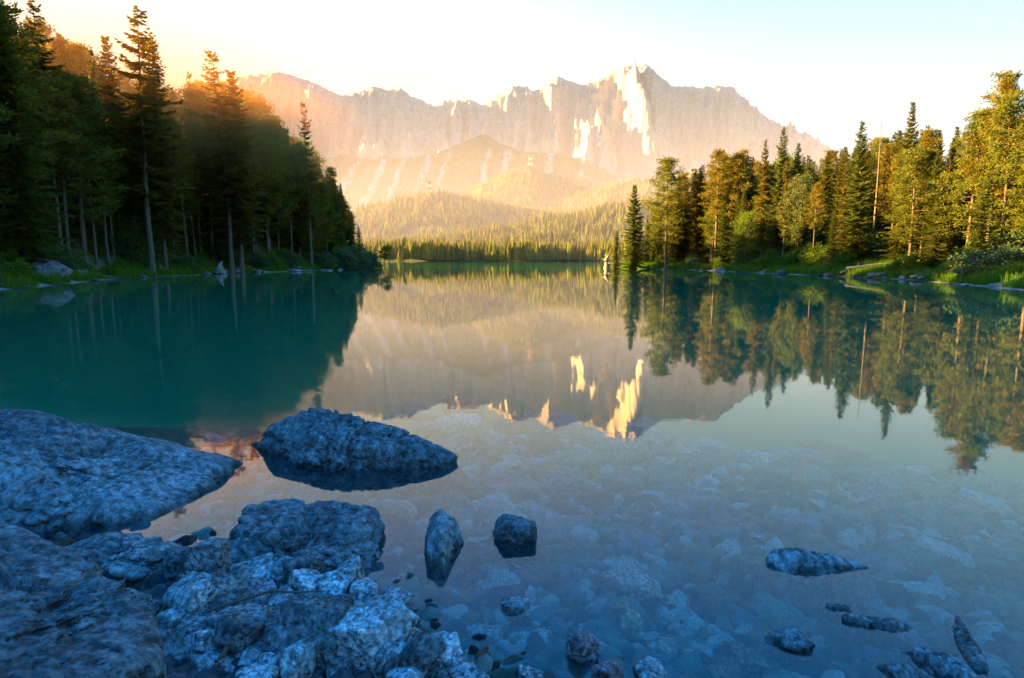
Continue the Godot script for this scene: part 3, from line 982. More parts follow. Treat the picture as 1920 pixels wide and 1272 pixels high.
	# the mass of the forest, as high as the hill and its treeline let it be
	for side in ["left", "right"]:
		var line := PackedVector2Array(SKYLINE_LEFT if side == "left" else SKYLINE_RIGHT)
		var want := 235 if side == "left" else 195
		var tries := 0
		var n := 0
		while n < want and tries < 40000:
			tries += 1
			var z := rng.randf_range(-124, -33) if rng.randf() < 0.7 else rng.randf_range(-124, -90)
			var x := rng.randf_range(-75, -24) if side == "left" else rng.randf_range(20, 72)
			var a := x / -z
			if absf(a) > 0.97 or a > -0.222 and a < 0.172:
				continue
			var sd := shore(x, z)
			if sd < (4.0 if side == "left" else 3.5) or sd > (13 if side == "left" else 24):
				continue
			var free := true
			for q in placed:
				if q.distance_squared_to(Vector2(x, z)) < (2.4 if side == "left" else 2.6):
					free = false
					break
			if not free:
				continue
			var p := Vector3(x, ground_h(x, z, sd) - 0.2, z)
			var room := 1.8 + along(line, a) * -z - p.y
			if room < 2.5:
				continue
			var height := room * (rng.randf_range(0.84, 1.02) if sd > 12 else rng.randf_range(0.5, 0.98))
			height = minf(height, rng.randf_range(17, 25))
			var kind := ""
			var k := rng.randf()
			if height < 5: kind = ["beech_b", "spruce_e"][rng.randi() % 2]
			elif height < 10: kind = ["spruce_e", "beech_b", "spruce_e", "spruce_c", "spruce_a", "spruce_e"][rng.randi() % 6]
			elif k < (0.45 if side == "left" else 0.58): kind = ["spruce_a", "spruce_b", "spruce_c", "spruce_d", "spruce_a", "spruce_c", "spruce_b"][rng.randi() % 7]
			elif k < 0.88: kind = ["pine_a", "pine_b", "pine_c"][rng.randi() % 3]
			elif k < 0.92: kind = "beech_a"
			elif k < 0.96: kind = "spruce_c"
			else: kind = "spruce_thin"
			plant.call(kind, p, height, rng.randf_range(0.85, 1.25) if side == "left" else rng.randf_range(0.8, 1.15), "", side)
			n += 1


func shores() -> void:
	# grass on both banks
	var at := []
	var tint := []
	var tries := 0
	while at.size() < 40000 and tries < 400000:
		tries += 1
		var z := rng.randf_range(-127, -30)
		var left := rng.randf() < 0.5
		var x := rng.randf_range(-60, -24) if left else rng.randf_range(18, 60)
		if absf(x / z) > 1.0:
			continue
		var sd := shore(x, z)
		if sd < 0.5 or sd > 20 or rng.randf() > exp(-sd * 0.13) or n_hill.get_noise_2d(x * 8, z * 8) > 0.12:
			continue
		var s := rng.randf_range(0.7, 1.7)
		at.append(Transform3D(Basis(Vector3.UP, rng.randf() * TAU).scaled(Vector3(s, s * rng.randf_range(0.7, 1.2), s)), Vector3(x, ground_h(x, z, sd) - 0.02, z)))
		var k := rng.randf_range(0.7, 1.25)
		tint.append(Color(k * rng.randf_range(0.8, 1.3), k, k * 0.9))
	many(grass_tuft(), at, tint, "bank_grass", "green grass growing along both banks", "grass")
	# bushes
	for s in [[-31.6, -101, 2.6, 1.4, "bush", "round pale willow bush, left one of the row before the promontory"], [-30.2, -106, 3.4, 1.5, "bush", "large rounded willow bush in the middle of the promontory row"], [-29.4, -111, 4.2, 1.4, "bush", "tallest pale willow bush near the end of the promontory"], [-28.2, -117, 3.2, 1.6, "bush", "low wide willow bush at the promontory tip"], [-35.2, -93, 2.4, 1.4, "bush", "grey green willow bush behind the flat shore rocks"], [-37.2, -87, 2.2, 1.4, "bush", "willow bush right of the bleached stump"], [-31.0, -108, 3.6, 1.3, "bush_dark", "dark bush between two pale willow bushes"]]:
		var o := copy_of(protos[s[4]][0], "bush", Vector3(s[0], ground_at(s[0], s[1]) - 0.1, s[1]), s[2], 2.2, s[3] * 0.7)
		tag(o, s[5], "bush", "bushes along the left shore")
	var marks := [[-37, -44, "on the left bank near the large white boulder"], [-40, -60, "on the grassy left bank"], [-41, -76, "near the bleached stump"], [-35, -93, "by the flat rocks of the left shore"], [-31.5, -103, "among the willow bushes at left"], [-29, -115, "near the tip of the left promontory"], [-38, -85, "between stump and flat rocks at left"], [-39, -68, "on the left bank before the stump"], [24, -120, "at the tip of the right bank"], [33, -104, "on the far part of the right shore"], [36, -82, "at the foot of the pale birch"], [38, -62, "near the fallen logs on the right bank"], [37, -44, "on the brushy bank at the right edge"]]
	for side in [-1, 1]:
		var n := 0
		while n < (125 if side < 0 else 85):
			var z := rng.randf_range(-122, -34)
			var x := rng.randf_range(-50, -26) if side < 0 else rng.randf_range(20, 50)
			var sd := shore(x, z)
			if sd < 1.6 or sd > 10.5 or absf(x / z) > 0.95:
				continue
			var h := rng.randf_range(0.7, 2.0) + maxf(0, sd - 3.5) * rng.randf_range(0, 0.55)
			var o := copy_of(protos[["bush", "bush_dark", "bush_dark"][rng.randi() % 3]][0], "bush", Vector3(x, ground_h(x, z, sd) - 0.1, z), h, 2.2, rng.randf_range(0.8, 1.5))
			later(o, "green bush", nearest(Vector3(x, 0, z), marks), h, "bush", "bushes along the banks")
			n += 1
	# pale rocks on the left bank
	var tone := Color(0.33, 0.35, 0.36)
	for s in [[-35.6, -44.5, 2.0, 1.3, "large pale boulder on the grass at the far left shore"], [-40.5, -49.5, 1.3, 1.4, "pale rock outcrop above the white boulder at the far left"], [-37.8, -43.0, 1.0, 0.7, "grey rock left of the large white boulder"], [-37.4, -51, 0.9, 0.5, "flat pale rock in the grass right of the white boulder"], [-40.0, -55, 0.6, 1.0, "small upright pale rock on the grassy slope"], [-37.5, -75.5, 0.9, 0.5, "pale rock beside the bleached stump"], [-37.2, -80, 0.9, 0.6, "rounded grey rock standing in the water right of the stump"], [-33.3, -90.2, 1.1, 0.35, "left one of two flat rocks at the left waterline"], [-32.2, -92.0, 1.0, 0.35, "right one of two flat rocks at the left waterline"], [-30.8, -98, 1.2, 0.3, "low slab at the waterline below the willow bushes"], [-30.0, -103, 0.7, 0.35, "small pale rock at the waterline near the promontory end"], [-39.5, -66, 0.9, 0.6, "pale rock half hidden in the left bank"], [-40.2, -71, 1.0, 0.8, "grey rock on bare earth left of the stump"],
		[34.6, -75, 0.9, 0.35, "pale flat rock on the right waterline below the birch"], [35.8, -58, 0.8, 0.4, "pale stone among reeds near the fallen logs"], [33.3, -94, 0.8, 0.35, "pale stone on the far right shore"], [36.2, -54, 0.7, 0.3, "low pale stone on the nearest right shore"]]:
		var size := Vector3(s[2], s[3], s[2] * 0.8)
		var p := Vector3(s[0], maxf(ground_at(s[0], s[1]), -0.15) + s[3] * 0.3, s[1])
		tag(single(rock(random_planes(size, 16), 4, 14.0, 0.10, 1.2, tone * rng.randf_range(1.2, 1.7), 0.05, p, M.boulder), "shore_rock", p), s[4], "rock", "pale rocks along the banks")
	var protos_r := []
	for k in 4:
		protos_r.append(rock(random_planes(Vector3(0.3, 0.2, 0.25), 12), 3, 14.0, 0.03, 4.0, tone * rng.randf_range(0.4, 0.8)))
	for k in 54:
		var z := rng.randf_range(-118, -36)
		var x := rng.randf_range(-44, -26) if k % 3 else rng.randf_range(20, 40)
		for q in 60:
			var sd := shore(x, z)
			if sd > -0.3 and sd < (2.5 if k % 3 else 0.8):
				break
			x = rng.randf_range(-44, -26) if k % 3 else rng.randf_range(20, 40)
		var o := single(protos_r[k % 4], "shore_stone", Vector3(x, maxf(ground_at(x, z), -0.1) + 0.05, z))
		var s := rng.randf_range(0.6, 2.2)
		o.scale = Vector3(s, s * 0.8, s)
		o.rotation.y = rng.randf() * TAU
		later(o, "pale shore stone", nearest(o.position, marks), s, "stone", "small stones along the waterlines")
	# bleached stump, snag at the right tip, logs
	var st := Node3D.new()
	put(st, "tree_stump", Vector3(-38.0, ground_at(-38.0, -76.5) - 0.1, -76.5))
	tag(st, "bleached upturned stump with roots at the left waterline", "stump")
	var b := MB.new()
	b.tube([Vector3.ZERO, Vector3(0.1, 0.9, 0), Vector3(0.3, 1.3, 0.1), Vector3(0.55, 1.7, 0)], [0.42, 0.34, 0.22, 0.05], 9, Color(0.34, 0.31, 0.28))
	part(b.mesh(M.wood), "trunk", st)
	for k in 9:
		b = MB.new()
		var a := k * 0.7 + v_rand(0.3)
		var L := rng.randf_range(0.7, 1.5)
		b.tube([Vector3(0, 0.5, 0), Vector3(cos(a) * L * 0.5, 0.5 + v_rand(0.5), sin(a) * L * 0.5), Vector3(cos(a) * L, v_rand(0.5) + 0.3, sin(a) * L)], [0.14, 0.09, 0.02], 5, Color(0.34, 0.31, 0.28))
		part(b.mesh(M.wood), "root", st)
	st = Node3D.new()
	put(st, "tree_stump", Vector3(20.0, -0.1, -124.5))
	tag(st, "pale weathered stump standing in the water at the right bank's tip", "stump")
	b = MB.new()
	b.tube([Vector3.ZERO, Vector3(0.05, 0.9, 0), Vector3(-0.15, 1.8, 0.1), Vector3(0.3, 2.9, 0)], [0.75, 0.55, 0.5, 0.10], 9, Color(0.17, 0.155, 0.14))
	part(b.mesh(M.wood), "trunk", st)
	for k in 5:
		b = MB.new()
		var a := k * 1.3
		b.tube([Vector3(0, 0.7 + 0.3 * k, 0), Vector3(cos(a) * 0.8, 0.9 + 0.35 * k, sin(a) * 0.8), Vector3(cos(a) * 1.3, 0.6 + 0.5 * k, sin(a) * 1.3)], [0.18, 0.12, 0.03], 5, Color(0.17, 0.155, 0.14))
		part(b.mesh(M.wood), "branch", st)
	var k2 := 0
	for s in [[38.2, -62.0, 5.5, 0.25, 0.12, "long grey fallen log lying level on the right bank"], [37.0, -63.5, 4.0, -0.3, 0.25, "grey fallen log slanting towards the water"], [36.6, -50.0, 3.6, 0.6, 0.3, "pale bare log leaning on the bank near the right edge"], [36.2, -51.5, 2.4, 0.9, 0.2, "short pale log below the leaning one near the right edge"]]:
		var o := Node3D.new()
		put(o, "fallen_log", Vector3(s[0], ground_at(s[0], s[1]) + 0.35, s[1]))
		tag(o, s[5], "log", "fallen logs on the right bank")
		b = MB.new()
		var d: Vector3 = Vector3(cos(s[3]), s[4], sin(s[3])) * s[2] * 0.5
		b.tube([-d, Vector3(0, 0.08, 0), d], [0.17, 0.14, 0.07], 7, Color(0.20, 0.18, 0.15))
		part(b.mesh(M.wood), "trunk", o)
		for k in 5:
			b = MB.new()
			var p: Vector3 = d * (-0.6 + 0.35 * k)
			b.tube([p, p + Vector3(v_rand(0.4), rng.randf_range(0.2, 0.8), v_rand(0.4))], [0.04, 0.012], 4, Color(0.19, 0.17, 0.145))
			part(b.mesh(M.wood), "branch", o)
		k2 += 1
	# little crooked tree over the water at the left tip
	var tip := make_pine("crooked_pine_tree", 4.4, 0.35, 1.5, M.needle_c, 9)
	put(tip, "crooked_pine_tree", Vector3(-26.9, 0.1, -123.0))
	tip.rotation.z = -0.25
	tag(tip, "little crooked pine leaning over the water at the left tip", "tree")


func boulders() -> void:
	var tone := Color(0.33, 0.42, 0.48)
	hero("boulder", [Vector3(-5.28, 0.66, -4.70), Vector3(-4.11, 0.58, -4.70), Vector3(-3.83, 0.55, -4.75), Vector3(-3.47, 0.40, -4.50), Vector3(-2.86, 0.20, -4.60), Vector3(-2.39, 0.09, -4.75), Vector3(-2.38, 0.01, -4.60), Vector3(-2.37, -0.04, -4.30), Vector3(-2.44, -0.02, -3.85), Vector3(-2.91, -0.02, -3.60), Vector3(-3.90, 0.09, -3.50), Vector3(-4.33, 0.34, -3.80), Vector3(-3.62, 0.36, -4.00), Vector3(-2.83, 0.16, -4.10), Vector3(-5.40, 0.36, -5.60), Vector3(-3.25, 0.02, -5.20), Vector3(-2.40, -0.10, -5.30), Vector3(-5.40, -0.50, -3.60), Vector3(-2.30, -0.50, -4.30), Vector3(-3.00, -0.50, -5.50)], 6, 0.045, 1.2, tone, 0.06, "huge smooth sloping boulder at the left edge reaching into the water")
	hero("boulder", [Vector3(-3.63, 0.50, -2.90), Vector3(-2.53, 0.52, -2.75), Vector3(-2.29, 0.49, -2.65), Vector3(-2.13, 0.43, -2.60), Vector3(-1.84, 0.41, -2.50), Vector3(-1.58, 0.36, -2.40), Vector3(-1.39, 0.35, -2.15), Vector3(-1.26, 0.29, -1.90), Vector3(-1.30, 0.42, -1.60), Vector3(-1.84, 0.55, -1.45), Vector3(-1.90, 0.39, -2.15), Vector3(-2.38, 0.52, -2.10), Vector3(-3.20, 0.10, -3.10), Vector3(-1.90, 0.00, -2.90), Vector3(-1.50, -0.10, -2.40), Vector3(-1.30, -0.10, -1.80), Vector3(-2.50, -0.10, -1.20)], 6, 0.045, 1.5, tone, -1, "big dark blue boulder filling the bottom left corner")
	hero("boulder", [Vector3(-2.66, 0.13, -3.25), Vector3(-2.47, 0.19, -3.30), Vector3(-2.28, 0.19, -3.35), Vector3(-2.06, 0.16, -3.30), Vector3(-1.90, 0.11, -3.20), Vector3(-1.82, 0.04, -3.12), Vector3(-1.84, 0.02, -3.05), Vector3(-2.03, 0.12, -2.95), Vector3(-2.25, 0.21, -2.90), Vector3(-2.12, 0.19, -3.10), Vector3(-2.50, -0.10, -3.00), Vector3(-1.80, -0.10, -3.50), Vector3(-2.60, -0.10, -3.70), Vector3(-1.70, -0.10, -3.00)], 5, 0.035, 2.5, tone, 0.0, "low speckled rock wedged between the two left boulders")
	hero("boulder", [Vector3(-1.77, 0.20, -3.75), Vector3(-1.41, 0.17, -3.80), Vector3(-0.97, 0.21, -3.75), Vector3(-0.85, 0.14, -3.65), Vector3(-0.81, 0.04, -3.20), Vector3(-0.88, 0.02, -2.95), Vector3(-1.24, 0.02, -2.85), Vector3(-1.61, 0.04, -3.05), Vector3(-1.75, 0.05, -3.30), Vector3(-1.70, 0.19, -3.40), Vector3(-1.46, 0.19, -3.30), Vector3(-1.04, 0.19, -3.40), Vector3(-0.90, 0.12, -3.05), Vector3(-1.33, 0.09, -2.98), Vector3(-1.90, -0.30, -3.90), Vector3(-0.85, -0.30, -3.90), Vector3(-0.75, -0.30, -3.10), Vector3(-1.10, -0.30, -2.80), Vector3(-1.80, -0.30, -3.00)], 6, 0.04, 2.8, tone, 0.02, "square block of cracked rock at the waterline above the stone pile")
	hero("boulder", [Vector3(-2.57, 0.04, -5.50), Vector3(-2.33, 0.25, -5.40), Vector3(-1.97, 0.41, -5.50), Vector3(-1.61, 0.41, -5.40), Vector3(-0.97, 0.27, -5.20), Vector3(-0.46, 0.10, -5.00), Vector3(-0.51, -0.01, -4.85), Vector3(-1.18, 0.00, -4.80), Vector3(-1.75, -0.01, -4.88), Vector3(-2.16, 0.03, -5.20), Vector3(-1.64, 0.23, -5.00), Vector3(-1.05, 0.18, -4.85), Vector3(-2.40, -0.30, -6.20), Vector3(-0.60, -0.30, -5.70), Vector3(-0.30, -0.50, -5.00), Vector3(-1.60, -0.50, -4.80), Vector3(-2.80, -0.40, -5.60)], 6, 0.036, 2.2, tone * 0.8, 0.05, "dark wedge shaped rock island lying alone in the water")
	hero("boulder", [Vector3(-0.46, 0.23, -3.60), Vector3(-0.54, 0.14, -3.50), Vector3(-0.49, 0.07, -3.24), Vector3(-0.39, 0.01, -3.18), Vector3(-0.31, 0.02, -3.55), Vector3(-0.37, 0.16, -3.62), Vector3(-0.42, 0.17, -3.28), Vector3(-0.51, 0.18, -3.62), Vector3(-0.55, -0.35, -3.30), Vector3(-0.25, -0.35, -3.30), Vector3(-0.30, -0.35, -3.80), Vector3(-0.60, -0.35, -3.80), Vector3(-0.40, -0.35, -3.00)], 5, 0.03, 4.0, tone, 0.06, "narrow upright rock with pale top standing in the shallows")
	hero("boulder", [Vector3(1.53, 0.04, -3.30), Vector3(1.61, 0.07, -3.36), Vector3(1.82, 0.04, -3.38), Vector3(2.04, 0.03, -3.30), Vector3(2.10, 0.01, -3.24), Vector3(1.85, -0.01, -3.18), Vector3(1.61, -0.01, -3.19), Vector3(1.69, 0.08, -3.25), Vector3(1.50, -0.30, -3.60), Vector3(2.20, -0.30, -3.50), Vector3(2.20, -0.30, -3.10), Vector3(1.50, -0.30, -3.10)], 5, 0.02, 4.0, tone * 1.2, 0.03, "pale topped low rock alone in the blue water at the right")
	# slabs just breaking the surface
	for s in [[1.85, -2.70, 0.22, 0.07, 0.06, 0.25, "thin dark slab breaking the surface below the pale topped rock"], [2.17, -2.60, 0.06, 0.07, 0.28, 0.5, "long narrow slab breaking the surface near the right edge"], [1.94, -2.36, 0.17, 0.09, 0.10, 0.5, "larger of two dark slabs in the bottom right corner"], [1.74, -2.33, 0.14, 0.08, 0.08, 0.4, "smaller of two dark slabs in the bottom right corner"], [1.69, -2.85, 0.08, 0.05, 0.05, 0.4, "tiny pale tip of stone above the thin dark slab"], [0.0, -3.71, 0.17, 0.16, 0.16, 0.0, "dark rounded rock just touching the surface right of the upright rock"], [1.33, -2.57, 0.12, 0.09, 0.08, 0.2, "dark tilted stone breaking the surface left of the slabs"], [1.86, -2.48, 0.07, 0.05, 0.05, 0.3, "small dark tip between the slabs at lower right"]]:
		var p := Vector3(s[0], -0.035, s[1])
		var o := single(rock(random_planes(Vector3(s[2], s[3], s[4]), 14), 4, 14.0, 0.02, 6.0, tone * 0.9, 0.02, p), "slab", p)
		o.rotation.y = -s[5]
		tag(o, s[6], "rock", "rocks breaking the surface")
	# the pile of loose stones
	var pile := [[-1.01, -2.75, 0.223, 0.205, 1.5, "roundish white stone below the right corner of the square block"], [-1.38, -2.92, 0.258, 0.148, 1.45, "pale wedge of stone lying against the square block"], [-1.63, -2.92, 0.201, 0.317, 1.1, "tall grey stone leaning left of the square block"], [-0.87, -2.37, 0.298, 0.316, 0.8, "big dark rounded stone in the middle of the pile"], [-0.60, -2.36, 0.316, 0.341, 1.5, "big light angular stone on the right of the pile"], [-1.28, -2.61, 0.348, 0.203, 0.65, "dark flat stone under the pale wedge"], [-1.17, -2.41, 0.308, 0.215, 0.95, "grey brown stone carrying the crossed twigs"], [-1.57, -2.69, 0.234, 0.234, 1.15, "smooth grey stone next to the corner boulder"], [-1.47, -2.49, 0.318, 0.173, 1.2, "light flat stone left of the twigs"], [-1.44, -2.35, 0.262, 0.193, 0.95, "grey stone under the left end of the twigs"], [-0.29, -2.30, 0.153, 0.162, 1.7, "pinkish white stone at the right end of the pile"], [-0.58, -2.71, 0.155, 0.152, 1.1, "jagged small stone at the water's edge behind the light angular stone"], [-1.02, -2.25, 0.153, 0.111, 1.2, "small grey stone in front of the dark rounded stone"], [-0.72, -2.23, 0.094, 0.129, 1.1, "small upright stone between the two biggest stones of the pile"], [-0.47, -2.33, 0.133, 0.142, 0.9, "small dark stone right of the light angular stone"], [-0.89, -2.21, 0.131, 0.095, 1.3, "pale small stone at the bottom edge below the dark rounded stone"], [-0.60, -2.23, 0.104, 0.081, 1.0, "small stone at the bottom edge below the light angular stone"], [-1.67, -2.67, 0.142, 0.142, 0.7, "dark little stone against the corner boulder"], [-1.11, -2.78, 0.090, 0.105, 0.9, "little rounded stone left of the roundish white stone"], [-1.67, -2.57, 0.122, 0.184, 0.8, "narrow stone pressed to the corner boulder"], [-1.46, -2.72, 0.154, 0.123, 0.8, "small stone filling the gap beside the dark flat stone"], [-1.81, -3.04, 0.177, 0.213, 0.9, "grey stone in the gap right of the low speckled rock"], [-0.36, -2.27, 0.069, 0.115, 1.0, "little narrow stone left of the pinkish white stone"], [-1.18, -2.28, 0.180, 0.129, 1.1, "grey stone at the bottom edge under the twigs"], [-1.27, -2.24, 0.154, 0.129, 0.9, "stone at the bottom edge beside the reddish stick"]]
	for s in pile:
		var size := Vector3(s[2] * 0.56, s[3] * 0.5, s[2] * 0.5)
		var p := Vector3(s[0], 0.05 + size.y * 0.75, s[1])
		var o := single(rock(random_planes(size, 10), 5, 36.0, 0.011, 6.0, tone * (s[4] * 1.35 if s[4] > 1.15 else s[4]), -0.02, p), "stone", p)
		o.rotation = Vector3(v_rand(0.25), v_rand(0.5), v_rand(0.3))
		tag(o, s[5], "stone", "loose stones of the shore pile")
	var around := [[-1.6, -2.6, "beside the corner boulder"], [-1.45, -2.95, "at the foot of the square block's left side"], [-1.1, -2.85, "under the front of the square block"], [-1.3, -2.35, "around the twigs at the bottom"], [-0.85, -2.5, "around the dark rounded stone of the pile"], [-0.5, -2.45, "by the light angular stone of the pile"], [-0.25, -2.25, "near the pinkish white stone at the pile's end"]]
	for k in 130:
		var x := 0.0
		var z := 0.0
		for q in 80:
			x = rng.randf_range(-1.85, -0.05)
			z = rng.randf_range(-3.0, -2.05)
			if shore(x, z) > -0.12 and x > -1.75 + (z + 3.0) * 0.3:
				break
		var r := rng.randf_range(0.025, 0.085)
		var size := Vector3(r * 1.25, r * rng.randf_range(0.7, 1.1), r)
		var p := Vector3(x, 0.04 + size.y * rng.randf_range(0.5, 2.2), z)
		var bright := rng.randf_range(0.65, 2.1)
		var o := single(rock(random_planes(size, 10), 3, 36.0, 0.004, 14.0, tone * bright, -0.02, p), "stone", p)
		o.rotation = Vector3(v_rand(0.5), v_rand(1.5), v_rand(0.5))
		later(o, "pale little stone" if bright > 1.25 else "grey little stone" if bright > 0.9 else "dark little stone", nearest(p, around), r, "stone", "loose stones of the shore pile")
	var wet := [[0.32, -2.50, 0.151, 0.181, 1.6, 0.05, "pinkish square stone with a rusty wet base standing in the shallows"], [0.42, -2.33, 0.142, 0.107, 1.5, 0.03, "white topped stone at the bottom edge below the pinkish one"], [0.61, -2.36, 0.136, 0.097, 1.4, 0.025, "white topped wet stone right of the other at the bottom edge"], [0.74, -2.60, 0.179, 0.189, 1.3, -0.03, "pale fluted stone just under the surface"], [0.72, -3.30, 0.304, 0.152, 1.5, -0.08, "pale flat sunken stone, brightest under the water"], [-0.10, -3.23, 0.200, 0.162, 1.3, -0.08, "pale sunken stone right of the upright rock"], [-0.81, -4.19, 0.205, 0.094, 1.6, -0.02, "pale flat stone in the water behind the square block"], [-0.77, -3.47, 0.085, 0.107, 1.5, -0.05, "small white sunken stone right of the square block"], [-0.74, -3.11, 0.109, 0.083, 1.5, -0.04, "small white sunken stone near the lower right of the square block"], [0.01, -2.85, 0.131, 0.114, 1.3, 0.02, "light stone perched on a mossy dark rock in the shallows"], [0.62, -2.80, 0.132, 0.132, 1.2, -0.01, "greyish stone just awash below the yellowish one"], [0.59, -2.91, 0.101, 0.107, 1.2, -0.03, "yellowish sunken stone beside a greyish one"], [1.13, -2.54, 0.166, 0.083, 1.0, -0.04, "brownish slanting sunken stone at lower right"], [0.96, -2.42, 0.130, 0.104, 1.0, -0.05, "brown sunken stone near the bottom edge"], [0.08, -2.32, 0.116, 0.070, 1.4, 0.02, "white small stone at the bottom edge right of the pile"], [-0.15, -2.70, 0.189, 0.135, 0.6, -0.02, "mossy dark rock under the perched light stone"], [0.14, -2.79, 0.251, 0.139, 0.8, -0.08, "oval grey sunken stone right of the mossy one"], [0.42, -2.83, 0.401, 0.258, 0.7, -0.10, "largest dark sunken rock of the near shallows"], [0.12, -2.99, 0.329, 0.240, 0.8, -0.10, "greenish rounded sunken rock behind the oval one"]]
	for s in wet:
		var size := Vector3(s[2] * 0.56, s[3] * 0.55, s[2] * 0.5)
		var p := Vector3(s[0], s[5] - size.y * 0.35 if s[5] > 0 else s[5] - size.y * 0.9, s[1])
		var t: Color = tone * s[4]
		if "pink" in s[6]: t = Color(0.42, 0.36, 0.42)
		if "yellow" in s[6]: t = Color(0.34, 0.33, 0.19)
		if "brown" in s[6]: t = Color(0.22, 0.17, 0.13)
		if s[5] < 0 and s[4] > 1.2: t = Color(0.34, 0.35, 0.32)
		var o := single(rock(random_planes(size, 13), 4, 16.0, 0.012, 7.0, t, 0.02 if s[5] > 0 else -9.0, p), "stone", p)
		o.rotation = Vector3(v_rand(0.15), v_rand(0.4), v_rand(0.15))
		tag(o, s[6], "stone", "stones in the shallows")


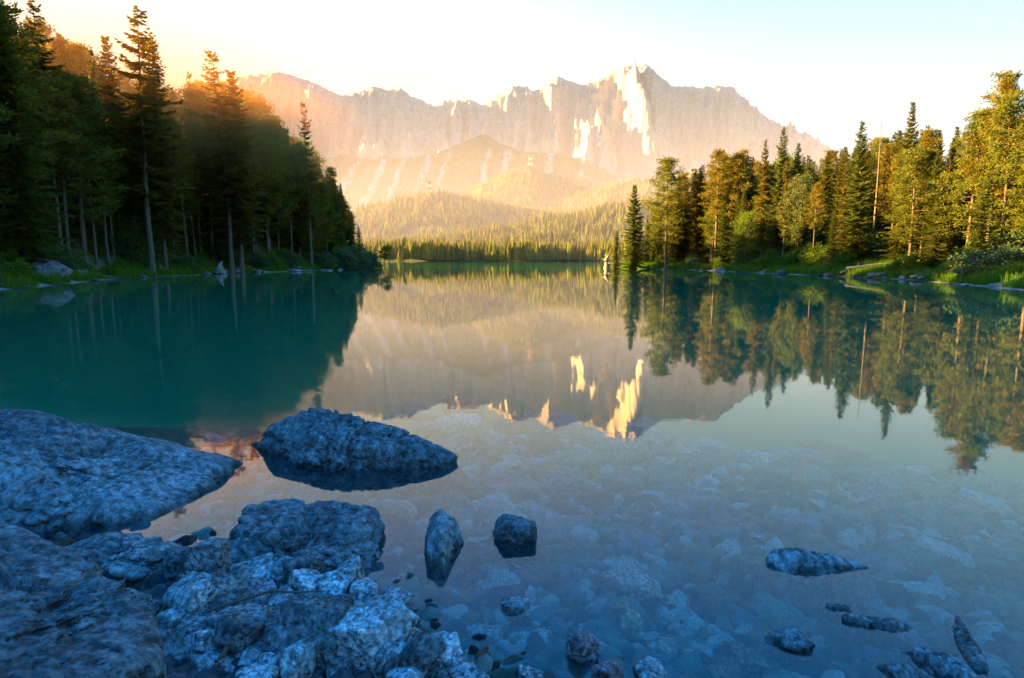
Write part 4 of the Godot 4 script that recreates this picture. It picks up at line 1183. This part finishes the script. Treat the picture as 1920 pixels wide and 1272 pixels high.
func lake_stones() -> void:
	# boulders and stones on the lake bed, seen through the water
	var shapes := []
	for k in 12:
		shapes.append(rock(random_planes(Vector3(0.5, rng.randf_range(0.26, 0.42), rng.randf_range(0.32, 0.46)), 12), 4 if k < 6 else 3, 11.0, 0.035, 2.4, Color(1, 1, 1)))
	var tones := [["grey", Color(0.085, 0.20, 0.25)], ["brown", Color(0.18, 0.145, 0.105)], ["greenish", Color(0.055, 0.23, 0.20)], ["pale", Color(0.30, 0.48, 0.50)], ["dark", Color(0.02, 0.045, 0.06)]]
	var mats := []
	for t in tones:
		var m: StandardMaterial3D = M.stone.duplicate()
		m.albedo_color = t[1].linear_to_srgb()
		mats.append(m)
	var marks := [[-0.4, -3.4, "under water by the upright rock"], [0.72, -3.3, "under water near the bright flat sunken stone"], [1.8, -3.3, "under water around the pale topped rock at right"], [0.3, -2.5, "in the shallows by the pinkish stone"], [1.2, -2.5, "in the shallows left of the right slabs"], [2.0, -2.5, "in the shallows of the bottom right corner"], [-0.5, -4.6, "under water in front of the dark rock island"], [0.4, -4.4, "under water in the middle, behind the shallows"], [0.8, -5.8, "under water below the mountain's reflection"], [2.4, -5.0, "under the blue water right of the middle"], [3.6, -4.4, "under the blue water at the right edge"], [3.6, -7.5, "under the far pale blue water at right"], [1.0, -8.5, "under the mountain's reflected summit"], [-0.6, -7.0, "under water behind the dark rock island"]]
	var kept := []
	var tries := 0
	while kept.size() < 300 and tries < 30000:
		tries += 1
		var z := -2.2 - 8.0 * pow(rng.randf(), 1.35)
		var x := rng.randf_range(-0.35, 0.95) * -z
		if x < -0.9 and z > -4.2 or x < -0.9 + (z + 4.2) * 0.25:
			continue
		var sd := shore(x, z)
		if sd > -0.1:
			continue
		var r := rng.randf_range(0.05, 0.13) + maxf(0, -z - 2.6) * rng.randf_range(0.015, 0.085)
		var free := true
		for q in kept:
			if Vector2(q.x - x, q.y - z).length() < (q.z + r) * 0.84:
				free = false
				break
		if not free:
			continue
		kept.append(Vector3(x, z, r))
		var gy := ground_h(x, z, sd)
		var k := rng.randi() % tones.size()
		if z < -4.5 and k == 1: k = 2
		var tall := minf(1.0, (-gy - 0.02) / (r * 0.9))
		var o := single(shapes[kept.size() % 12], "lake_stone", Vector3(x, gy + r * 0.12 * tall, z))
		o.material_override = mats[k]
		o.scale = Vector3(r * 2, r * 2 * clampf(tall, 0.3, 1.0), r * 2)
		o.rotation = Vector3(v_rand(0.15), rng.randf() * TAU, v_rand(0.15))
		later(o, tones[k][0] + " sunken stone", nearest(o.position, marks), r, "stone", "stones on the lake bed")
	# pebbles between them, and small rubble under the pile
	var at := []
	var tint := []
	while at.size() < 5200:
		var z := -1.6 - 6.5 * pow(rng.randf(), 1.5)
		var x := rng.randf_range(-1.0, 1.0) * (-z + 0.4)
		var sd := shore(x, z)
		if sd > 0.9 or x < -4:
			continue
		var r := rng.randf_range(0.03, 0.085) * (1 + maxf(0, -z - 3) * 0.25)
		var gy := ground_h(x, z, sd)
		at.append(Transform3D(Basis.from_euler(Vector3(v_rand(0.5), rng.randf() * TAU, v_rand(0.5))).scaled(Vector3.ONE * r * 2), Vector3(x, gy + r * 0.15, z)))
		var c: Color = tones[rng.randi() % 5][1]
		if sd > 0:
			c = Color(0.2, 0.23, 0.28) * rng.randf_range(0.6, 1.3)
		tint.append(c)
	many(rock(random_planes(Vector3(0.5, 0.32, 0.42), 10), 2, 12.0, 0.03, 2.4, Color(1, 1, 1)), at, tint, "lake_pebbles", "small pebbles and rubble covering the bed of the shallows", "pebbles")


func twigs() -> void:
	var brown := Color(0.11, 0.075, 0.055)
	var straw := Color(0.26, 0.22, 0.16)
	for s in [[Vector3(-1.52, 0.17, -2.46), Vector3(-1.10, 0.30, -2.50), Vector3(-0.86, 0.30, -2.50), 0.011, brown, "dark crooked twig lying across the stones of the pile"], [Vector3(-1.50, 0.16, -2.42), Vector3(-1.36, 0.27, -2.55), Vector3(-1.22, 0.33, -2.66), 0.008, straw, "straw coloured stalk crossing the dark twig"], [Vector3(-1.32, 0.20, -2.30), Vector3(-1.18, 0.22, -2.33), Vector3(-1.0, 0.25, -2.36), 0.009, straw, "broken straw stalk at the bottom below the dark twig"], [Vector3(-1.20, 0.18, -2.34), Vector3(-1.19, 0.20, -2.27), Vector3(-1.19, 0.20, -2.16), 0.026, Color(0.13, 0.06, 0.045), "short thick reddish stick at the bottom edge"], [Vector3(-1.62, 0.20, -2.55), Vector3(-1.60, 0.18, -2.42), Vector3(-1.58, 0.16, -2.30), 0.006, straw, "thin pale stalk along the corner boulder"], [Vector3(-1.12, 0.31, -2.50), Vector3(-1.09, 0.26, -2.44), Vector3(-1.07, 0.20, -2.36), 0.005, brown, "little side twig pointing down from the dark twig"], [Vector3(-0.92, 0.22, -2.30), Vector3(-0.85, 0.21, -2.27), Vector3(-0.77, 0.22, -2.31), 0.007, straw, "short straw stalk in front of the dark rounded stone"], [Vector3(-1.43, 0.20, -2.70), Vector3(-1.38, 0.23, -2.73), Vector3(-1.34, 0.27, -2.78), 0.006, straw, "small stalk beside the dark flat stone"]]:
		var b := MB.new()
		var c: Vector3 = s[1]
		b.tube([s[0] - c, (s[0] - c) * 0.45 + Vector3(0, 0.008, 0.006), Vector3.ZERO, (s[2] - c) * 0.5 + Vector3(0.004, -0.006, 0), s[2] - c], [s[3] * 0.4, s[3] * 0.6, s[3] * 0.6, s[3] * 0.45, s[3] * 0.25], 6, s[4])
		tag(single(b.mesh(M.wood), "twig", c), s[5], "twig", "twigs on the stone pile")
